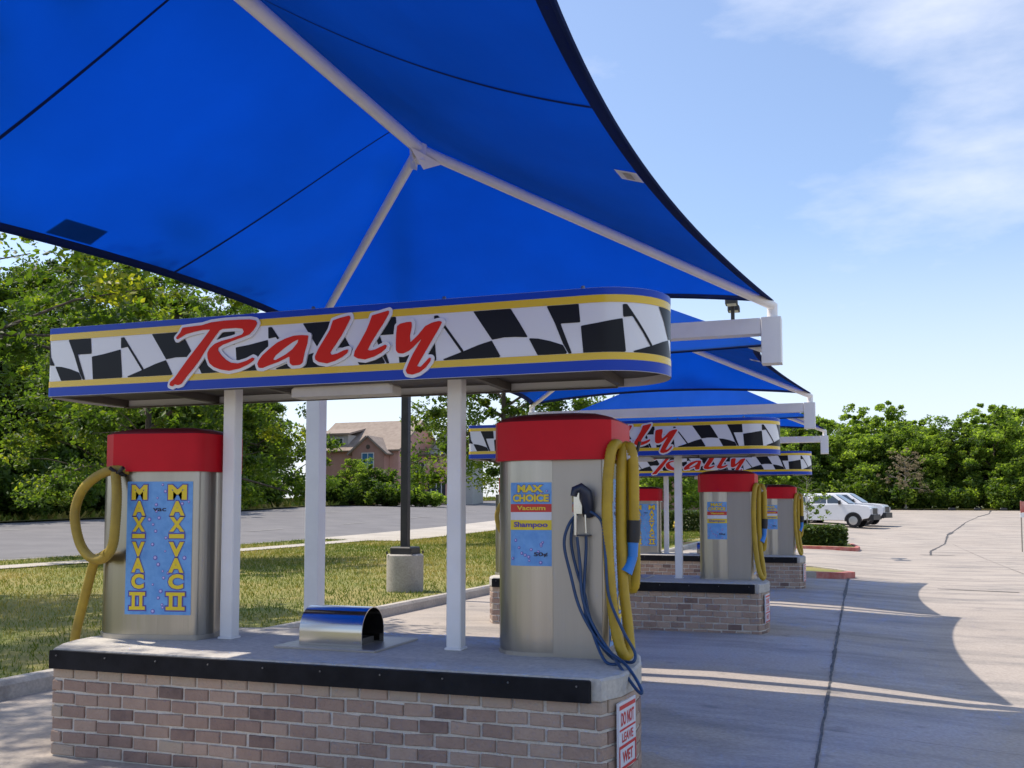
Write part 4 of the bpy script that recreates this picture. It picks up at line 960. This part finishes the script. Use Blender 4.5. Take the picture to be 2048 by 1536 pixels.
GM = 'steel vacuum machines with red caps'
ZB = .62
def left_machine():
    c = (.26, .78); t = thing('vacuum_machine', (c[0], c[1], ZB), 'steel vacuum machine with blue lettered panel, left end of the near island', 'vacuum', GM, R(11.2))
    pl = [(-.46, .20), (-.46, .03), (-.445, -.05), (-.41, -.13), (-.35, -.20), (-.268, -.242), (-.16, -.25), (.277, -.25), (.337, -.10), (.337, .20)]
    pl2 = rounded(pl, (0, 7, 8, 9), .025)
    MB().prism(pl2, .0, 1.065).build('body', M['steel'], t, local=True, smooth=25)
    MB().prism(inset(pl2, -.008), .0, .03).build('foot_frame', M['panel'], t, local=True)
    plc = [(-.36, .20), (-.36, -.10), (-.335, -.18), (-.268, -.235), (-.16, -.25), (.277, -.25), (.337, -.10), (.337, .20)]; cp = rounded(inset(plc, -.035), (0, 5, 6, 7), .05); mb = MB(); mb.prism(cp, 1.048, 1.285); cap = mb.build('red_cap', M['redcap'], t, local=True, smooth=30)
    mb = MB(); dome(mb, inset(cp, .004), 1.2855, .05); mb.build('cap_dome', M['redcapd'], cap, local=True, smooth=60)
    maxvac_sticker(t, lambda o: (lambda x, z: (x, -.25-o, z)), -.19, .245, .155, .985, 1)
    # hose: a hanging ring and a tail; points given in the island's axes
    co, si = math.cos(R(11.2)), math.sin(R(11.2))
    lc = lambda p: ((p[0]-c[0])*co+(p[1]-c[1])*si, -(p[0]-c[0])*si+(p[1]-c[1])*co, p[2]-ZB)
    ring = [(.13, .50, 1.68), (.02, .45, 1.672), (-.09, .43, 1.62), (-.185, .43, 1.53), (-.225, .43, 1.39), (-.18, .43, 1.22), (-.075, .41, 1.13), (.04, .39, 1.125), (.12, .375, 1.20), (.135, .38, 1.34), (.115, .41, 1.52), (.075, .44, 1.66)]
    tail = [(.09, .37, 1.16), (-.02, .44, 1.13), (-.14, .52, 1.10), (-.22, .56, .96), (-.29, .58, .78), (-.335, .58, .60), (-.35, .58, .38), (-.33, .55, .16), (-.2, .40, .04)]
    mb = MB(); ribbed(mb, smooth_path([lc(p) for p in ring], 7), .030); mb.build('hose', M['hoseold'], t, local=True, smooth=60)
    mb = MB(); ribbed(mb, smooth_path([lc(p) for p in tail], 7), .030); mb.build('hose_end', M['hoseold'], t, local=True, smooth=60)
    mb = MB(); mb.tube([lc(p) for p in ((.10, .52, 1.655), (.10, .43, 1.655))], .018, 8); mb.tube([lc(p) for p in ((.055, .41, 1.69), (.10, .43, 1.655), (.15, .42, 1.69))], .012, 8); mb.build('hose_hook', M['cuff'], t, local=True)
    return t
def right_machine():
    c = Vector((2.84, .89, ZB)); t = thing('vacuum_machine', c, 'steel vacuum machine with spray gun and yellow hoses, right end of near island', 'vacuum', GM)
    X = lambda p: (p[0]-c.x, p[1]-c.y)
    curve = [(2.505, .83), (2.515, .77), (2.545, .715), (2.59, .672), (2.645, .643), (2.71, .628), (2.79, .632), (2.866, .652)]
    pl = [X(p) for p in [(2.505, 1.12)]+curve+[(3.150, .652), (3.172, .676), (3.172, 1.12)]]
    mb = MB(); n = len(pl)
    body = MB().prism(rounded(pl, (0, n-1), .03), .0, 1.095).build('body', M['steel'], t, local=True, smooth=28)
    mb = MB(); mb.cbox(2.8685-c.x, .6435-c.y, .012, 3.149-c.x, .6515-c.y, 1.08, .003); mb.build('front_panel', M['panel'], t, local=True)
    MB().prism(inset(pl, -.006), .0, .02).build('foot_frame', M['panel'], t, local=True)
    cp = rounded([X(p) for p in [(2.49, 1.15), (2.485, .84), (2.50, .74), (2.54, .66), (2.63, .612), (2.78, .597), (2.95, .598), (3.125, .610), (3.20, .66), (3.215, .76), (3.21, 1.15)]], (0, 10), .06)
    mb = MB(); mb.prism(cp, 1.082, 1.30); cap = mb.build('red_cap', M['redcap'], t, local=True, smooth=35)
    mb = MB(); dome(mb, inset(cp, .004), 1.3005, .06); mb.build('cap_dome', M['redcapd'], cap, local=True, smooth=60)
    # curved sticker
    xs = [p[0] for p in curve]; ys = [p[1] for p in curve]
    def fn(o): return lambda x, z: (x-c.x, float(np.interp(x, xs, ys))-c.y-o, z-ZB)
    def strip(x0, x1, z0, z1, o, m, nm, par):
        mb = MB(); f = fn(o); n = 8
        for i in range(n): a, b = x0+(x1-x0)*i/n, x0+(x1-x0)*(i+1)/n; mb.face([f(a, z0), f(b, z0), f(b, z1), f(a, z1)])
        return mb.build(nm, M[m], par, local=True)
    x0, x1 = 2.622, 2.862
    st = strip(x0, x1, 1.116, 1.579, .002, 'stickerblue', 'sticker', t)
    strip(x0, x1, 1.414, 1.459, .0035, 'stickerred', 'red_band', st); strip(x0, x1, 1.37, 1.414, .0035, 'stickerwhite', 'white_band', st); strip(x0, x1, 1.315, 1.37, .0035, 'stickeryel', 'yellow_band', st)
    ye = MB(); sh = MB()
    text_in(sh, 'MAX', 2.664, 1.521, 2.822, 1.568, fn(.0045), 0, .08); text_in(ye, 'MAX', 2.668, 1.524, 2.818, 1.565, fn(.0058), 0, .05)
    text_in(sh, 'CHOICE', 2.634, 1.468, 2.852, 1.516, fn(.0045), 0, .08); text_in(ye, 'CHOICE', 2.638, 1.471, 2.848, 1.513, fn(.0058), 0, .05)
    text_in(ye, 'Vacuum', 2.665, 1.425, 2.83, 1.449, fn(.0055), 0, .03)
    sh.build('letter_shadow', M['stickerpur'], st, local=True); ye.build('lettering', M['stickeryel'], st, local=True)
    k = MB(); text_in(k, 'Shampoo', 2.645, 1.322, 2.842, 1.36, fn(.0055), 0, .03); k.build('band_lettering', M['stickerpur'], st, local=True)
    k = MB(); text_in(k, '50¢', 2.765, 1.165, 2.842, 1.192, fn(.0055), 0, .03); k.build('small_print', M['ink'], st, local=True)
    rnd = random.Random(6); br = MB(); bb = MB()
    for i in range(17):
        cx, cz = rnd.uniform(x0+.015, x1-.015), (1.13+.172*(i+.5)/17 if i < 13 else rnd.uniform(1.475, 1.57)); r = rnd.uniform(.006, .011)
        br.face([fn(.0030)(x, z) for x, z in disc2(cx, cz, r)]); bb.face([fn(.0038)(x, z) for x, z in disc2(cx-r*.1, cz+r*.1, r*.5)])
    br.build('bubble_rims', M['bubbled'], st, local=True); bb.build('bubbles', M['bubble'], st, local=True)
    maxvac_sticker(t, lambda o: (lambda x, z: (3.172+o-c.x, x-c.y, z-ZB)), .70, 1.02, .68, 1.60, 3)
    # spray gun holster
    L = lambda pts: [(p[0]-c.x, p[1]-c.y, p[2]-ZB) for p in pts]
    mb = MB(); mb.add(L([(3.06+.085*math.cos(a*math.pi/12), .642, 1.36+.085*math.sin(a*math.pi/12)) for a in range(24)]), [tuple(range(24))]); hb = mb.build('holster', M['panel'], t, local=True)
    mb = MB(); b = L([(3.0, .56, 1.405), (3.055, .642, 1.53)]); mb.cbox(b[0][0], b[0][1], b[0][2], b[1][0], b[1][1], b[1][2], .012); mb.build('holster_bracket', M['mirror'], hb, local=True)
    mb = MB(); mb.tube(L([(3.075, .64, 1.40), (3.08, .60, 1.46), (3.075, .575, 1.52), (3.05, .56, 1.545), (3.02, .555, 1.535), (3.012, .55, 1.50)]), [.034, .036, .034, .028, .022, .016], 10); mb.build('gun_handle', M['gun'], hb, local=True, smooth=60)
    mb = MB(); mb.tube(L([(3.018, .575, 1.41), (3.018, .575, 1.29)]), .009, 8); mb.tube(L([(3.066, .60, 1.40), (3.07, .60, 1.30)]), .007, 8); mb.build('gun_lance', M['mirror'], hb, local=True)
    mb = MB(); b = L([(3.02, .59, 1.283), (3.09, .642, 1.292)]); mb.box(*b[0], *b[1]); mb.build('lance_clip', M['gun'], hb, local=True)
    # blue hoses
    P = [(3.025, .60, 1.41), (2.975, .585, 1.34), (2.953, .58, 1.236), (2.99, .575, 1.076), (3.045, .57, .89), (3.165, .54, .715), (3.335, .37, .640), (3.43, .27, .545), (3.415, .26, .535), (3.30, .36, .640), (3.24, .50, .66), (3.13, .56, .79), (3.059, .57, .944), (3.041, .58, 1.13), (3.025, .58, 1.28)]
    Q = [(3.09, .60, 1.42), (3.16, .59, 1.36), (3.183, .57, 1.186), (3.205, .55, .974), (3.29, .50, .80), (3.352, .50, .69), (3.352, .47, .645), (3.30, .50, .638), (3.221, .54, .65), (3.135, .57, .74), (3.065, .58, .904), (3.07, .60, 1.211), (3.07, .60, 1.29)]
    W_ = [(3.0, .61, 1.38), (2.985, .605, 1.25), (3.02, .60, 1.09), (3.06, .595, .98), (3.10, .585, .83), (3.20, .55, .69), (3.28, .47, .640), (3.20, .48, .638), (3.10, .58, .80), (3.05, .6, 1.0)]
    mb = MB()
    for p in (P, Q, W_): mb.tube(smooth_path(L(p), 7), .0085, 8)
    mb.build('shampoo_hose', M['bluehose'], t, local=True, smooth=60)
    # yellow vacuum hose in hanging loops with a nozzle
    Y = [(3.20, .80, 1.70), (3.225, .72, 1.78), (3.208, .62, 1.745), (3.188, .60, 1.50), (3.196, .595, 1.15), (3.228, .585, .83), (3.275, .57, .668), (3.30, .62, .675), (3.285, .66, .80), (3.255, .68, 1.04), (3.245, .68, 1.37), (3.25, .69, 1.68), (3.262, .73, 1.775), (3.28, .77, 1.70), (3.278, .78, 1.34), (3.262, .79, 1.08), (3.275, .80, .99), (3.30, .79, 1.06), (3.30, .76, 1.40), (3.285, .73, 1.69), (3.285, .72, 1.775), (3.308, .70, 1.72), (3.314, .70, 1.60), (3.313, .70, 1.36)]
    hs = ribbed(MB(), smooth_path(L(Y), 7), .0295).build('vacuum_hose', M['hose'], t, local=True, smooth=60)
    MB().tube(L([(3.313, .70, 1.37), (3.311, .70, 1.30), (3.308, .70, 1.25)]), [.037, .038, .034], 12).build('cuff', M['cuff'], hs, local=True, smooth=40)
    mb = MB(); mb.tube(L([(3.308, .70, 1.255), (3.305, .70, 1.17)]), [.030, .027], 12); mb.tube(L([(3.305, .70, 1.172), (3.29, .69, 1.13), (3.27, .68, 1.09)]), [.027, .030, .038], 12); mb.build('nozzle', M['nozzle'], hs, local=True, smooth=40)
    mb = MB(); mb.tube(L([(3.285, .723, 1.76), (3.309, .702, 1.70)]), .0345, 12, caps=False); mb.build('hose_tag', M['stickerwhite'], hs, local=True, smooth=60)
    mb = MB(); mb.bar(L([(3.16, .74, 1.745)])[0], L([(3.33, .72, 1.745)])[0], .03, .02); mb.tube(L([(3.33, .72, 1.745), (3.345, .72, 1.80)]), .010, 6); mb.build('hose_hook', M['cuff'], t, local=True)
    return t
lm = left_machine(); rm = right_machine()

# --- polished hood on its base plate
def hood():
    t = thing('steel_hood', (1.55, .72, ZB), 'small polished steel arched hood on a square plate, in the middle of the near island', 'hood', 'arched steel hoods on the islands')
    MB().cbox(1.22, .46, ZB+.001, 1.88, 1.05, ZB+.014, .004).build('base_plate', M['panel'], t)
    r = .145; pr = [(-r, 0)] + [(r*math.cos(R(180-a)), .075+r*math.sin(R(a))) for a in range(0, 181, 9)] + [(r, 0)]; cyv = .70
    def shell(rr):
        k = rr/r; return [(cyv+y*k, ZB+.0145+(z if z <= .075 else .075+(z-.075)*k)) for y, z in pr]
    A, B = shell(r), shell(r-.006); n = len(A); xs = (1.335, 1.745); V = []
    for x in xs: V += [(x, y, z) for y, z in A]
    for x in xs: V += [(x, y, z) for y, z in B]
    F = [(i, i+1, n+i+1, n+i) for i in range(n-1)] + [(2*n+i+1, 2*n+i, 3*n+i, 3*n+i+1) for i in range(n-1)] + [(i+1, i, 2*n+i, 2*n+i+1) for i in range(n-1)] + [(n+i, n+i+1, 3*n+i+1, 3*n+i) for i in range(n-1)]
    mb = MB(); mb.add(V, F); mb.build('arched_shell', M['mirror'], t, smooth=30)
    mb = MB(); m_ = len(B); mb.face([(1.345, y, z) for y, z in B]); mb.build('back_plate', M['panel'], t)
    mb = MB(); mb.box(1.36, .60, ZB+.0145, 1.70, .80, ZB+.05); mb.build('tray', M['blackmetal'], t)
    return t
hd = hood()

# --- shade canopy
def canopy():
    t = thing('shade_canopy', (-.65, 4.15, 0), 'big blue fabric shade canopy on white steel, nearest and overhead', 'canopy', 'blue shade canopies in a row')
    NL, NR = Vector((-.66, -2.72, 2.90)), Vector((3.70, -2.72, 2.90)); FL, FR = Vector((-.70, 4.12, 3.235)), Vector((3.86, 4.12, 3.25))
    HN, HF = Vector((1.58, -1.0, 4.05)), Vector((1.58, 1.68, 4.05))
    def edge(a, b, bow, lift, n=28):
        mid = Vector((1.58, .7, 0)); d = (b-a); nrm = Vector((-d.y, d.x, 0)).normalized()
        if nrm.dot(mid-(a+b)/2) < 0: nrm = -nrm
        return [a.lerp(b, i/n)+nrm*bow*4*(i/n)*(1-i/n)+Vector((0, 0, lift*4*(i/n)*(1-i/n))) for i in range(n+1)]
    eL = edge(NL, FL, .40, .06); eR = edge(NR, FR, .36, .19); eN = edge(NL, NR, .22, .0); eF = edge(FL, FR, .30, .10)
    def panel(mb, E_, ra, rb, sag, m=12):
        n = len(E_)-1; V = []
        for j in range(m+1):
            f = j/m
            for i, e in enumerate(E_):
                s = i/n; p = e.lerp(ra.lerp(rb, s), f); p = p+Vector((0, 0, -sag*math.sin(math.pi*s)*4*f*(1-f))); V.append(p)
        mb.add(V, [(j*(n+1)+i, j*(n+1)+i+1, (j+1)*(n+1)+i+1, (j+1)*(n+1)+i) for j in range(m) for i in range(n)])
    def pt(E_, ra, rb, sag, s, f):
        i = min(len(E_)-2, int(s*(len(E_)-1))); q = s*(len(E_)-1)-i; e = E_[i].lerp(E_[i+1], q); return e.lerp(ra.lerp(rb, s), f)+Vector((0, 0, -sag*math.sin(math.pi*s)*4*f*(1-f)))
    mb = MB(); panel(mb, eL, HN, HF, .04); panel(mb, eR, HN, HF, .10); panel(mb, eN, HN, HN, .03); panel(mb, eF, HF, HF, .05)
    fab = mb.build('canopy_fabric', M['fabric'], t, smooth=60)
    mb = MB()
    for E_, ra, rb, sg in ((eL, HN, HF, .04), (eR, HN, HF, .10), (eN, HN, HN, .03), (eF, HF, HF, .05)):
        n = len(E_)-1; V = []
        for i in range(n+1): V += [E_[i]+Vector((0, 0, -.004)), pt(E_, ra, rb, sg, i/n, .035)+Vector((0, 0, -.004))]
        mb.add(V, [(2*i, 2*i+1, 2*i+3, 2*i+2) for i in range(n)]); mb.tube(E_, .012, 6)
    mb.build('hem', M['hem'], fab)
    mb = MB()
    def seam(E_, sg, vv, w=.016, fa=.035):
        V = []
        for j in range(25):
            f = fa+(1-fa-.01)*j/24; s = (vv+2.72*(1-f)+1.0*f)/(6.84*(1-f)+2.68*f)
            for o in (-1, 1): V.append(pt(E_, HN, HF, sg, min(1, max(0, s+o*w/14)), f)+Vector((0, 0, -.005)))
        mb.add(V, [(2*j, 2*j+1, 2*j+3, 2*j+2) for j in range(24)])
    seam(eL, .04, 1.36, .030); seam(eL, .04, -.72, .030); seam(eR, .10, -.46, .034)
    mb.build('seams', M['hem'], fab)
    # steel
    wht = M['white']; dn = Vector((0, 0, -.045))
    MB().tube([HN+dn, HF+dn], .045, 14).build('ridge_pipe', wht, t, smooth=60)
    for h, c_ in ((HN, NL), (HN, NR), (HF, FL), (HF, FR)):
        dz = -.072 if h is HN else -.05; MB().tube([h+Vector((0, 0, dz)), c_+Vector((0, 0, dz+.01))], .040 if c_ is not FL else .036, 14).build('hip_pipe', wht, t, smooth=60)
    for h, sg_ in ((HN, -1), (HF, 1)):
        mb = MB()
        for c_, o in (((NL, FL)[sg_ > 0], .19), ((NR, FR)[sg_ > 0], .19)):
            d = (c_-h).normalized(); a = h+dn+Vector((0, 0, -.04)); r = Vector((0, -sg_, 0))
            mb.add([a+Vector((0, 0, .03)), a+d*o+Vector((0, 0, .0)), a+d*o*.2+Vector((0, 0, -.10)), a+r*.16+Vector((0, 0, .0))], [(0, 1, 2), (0, 2, 3), (1, 2, 3)])
        mb.tube([h+dn+Vector((0, 0, .02)), h+dn+Vector((0, 0, -.10))], [.06, .05], 12); mb.build('hub_plate', wht, t)
    v = 4.15
    MB().cbox(-.735, v-.075, -.1, -.575, v+.075, 2.96, .01).build('column', wht, t)
    MB().cbox(-.74, v-.075, 2.963, 3.76, v+.075, 3.10, .006).build('beam', wht, t)
    MB().cbox(3.762, v-.085, 2.70, 3.932, v+.085, 3.105, .006).build('beam_end', wht, t)
    MB().tube([(3.855, v, 3.10), (3.855, v, 3.23)], .045, 12).build('corner_stub', wht, t, smooth=60)
    MB().tube([(-.69, v, 3.10), (-.69, v, 3.22)], .045, 12).build('corner_stub', wht, t, smooth=60)
    # maker's tag and a dark quad just above the left panel near its eave
    def quad(E_, sg, s0, s1, f0, f1, dz, m, nm):
        mb = MB(); n = 6; V = []
        for i in range(n+1):
            for f in (f0, f1): V.append(pt(E_, HN, HF, sg, s0+(s1-s0)*i/n, f)+Vector((0, 0, dz)))
        mb.add(V, [(2*i, 2*i+1, 2*i+3, 2*i+2) for i in range(n)]); return mb.build(nm, M[m], fab)
    tg = quad(eR, .10, .490, .520, .035, .10, -.008, 'stickerwhite', 'maker_tag'); quad(eR, .10, .496, .514, .055, .08, -.011, 'panel', 'tag_print')
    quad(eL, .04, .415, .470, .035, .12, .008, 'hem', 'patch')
    return t
can = canopy()

DU, DV = .13, 7.03
second = {isl: 'middle of the three brick vacuum islands, its black bumper strip in shade', sgn: 'checkered sign on the middle island, its lettering partly behind the near red cap',
          lm: 'vacuum machine on the middle island, mostly hidden behind the near right machine', rm: 'steel vacuum machine on the right end of the middle island with dark side panel',
          hd: 'arched steel hood in the middle of the middle island', can: 'middle blue shade canopy behind the near canopy beam'}
third = {isl: 'farthest brick vacuum island, before the planter with the red kerb tip', sgn: 'farthest and smallest checkered sign with red script lettering', lm: 'vacuum machine with blue lettered panel on the left end of the farthest island',
         rm: 'steel vacuum machine on the right end of the farthest island, next to the white trucks', hd: 'arched steel hood in the middle of the farthest island', can: 'farthest blue shade canopy, low behind the middle canopy'}
for k, names in ((1, second), (2, third)):
    for o, lb in names.items():
        z = G(1.6+DU*k, .7+DV*k)
        c = copy_tree(o, (.20*k, DV*k, z-.045) if o is not can else (DU*k, DV*k, 0), label=lb)
        if o is lm and k == 1:
            for ch in list(c.children):
                if ch.name.startswith('hose_end'): bpy.data.objects.remove(ch)
                elif ch.name.startswith('hose'): ch.location = (.14, 0, 0)
        if o is rm:
            for ch in list(c.children):
                if ch.name.startswith(('holster', 'shampoo')):
                    for g in list(ch.children): bpy.data.objects.remove(g)
                    bpy.data.objects.remove(ch)
# the first canopy also carries its own beam and column at the near end
v = 4.15-DV
MB().cbox(-.735, v-.075, -.1, -.575, v+.075, 2.96, .01).build('column', M['white'], can)
MB().cbox(-.74, v-.075, 2.963, 3.76, v+.075, 3.10, .006).build('beam', M['white'], can)
MB().cbox(3.762, v-.085, 2.70, 3.932, v+.085, 3.105, .006).build('beam_end', M['white'], can)
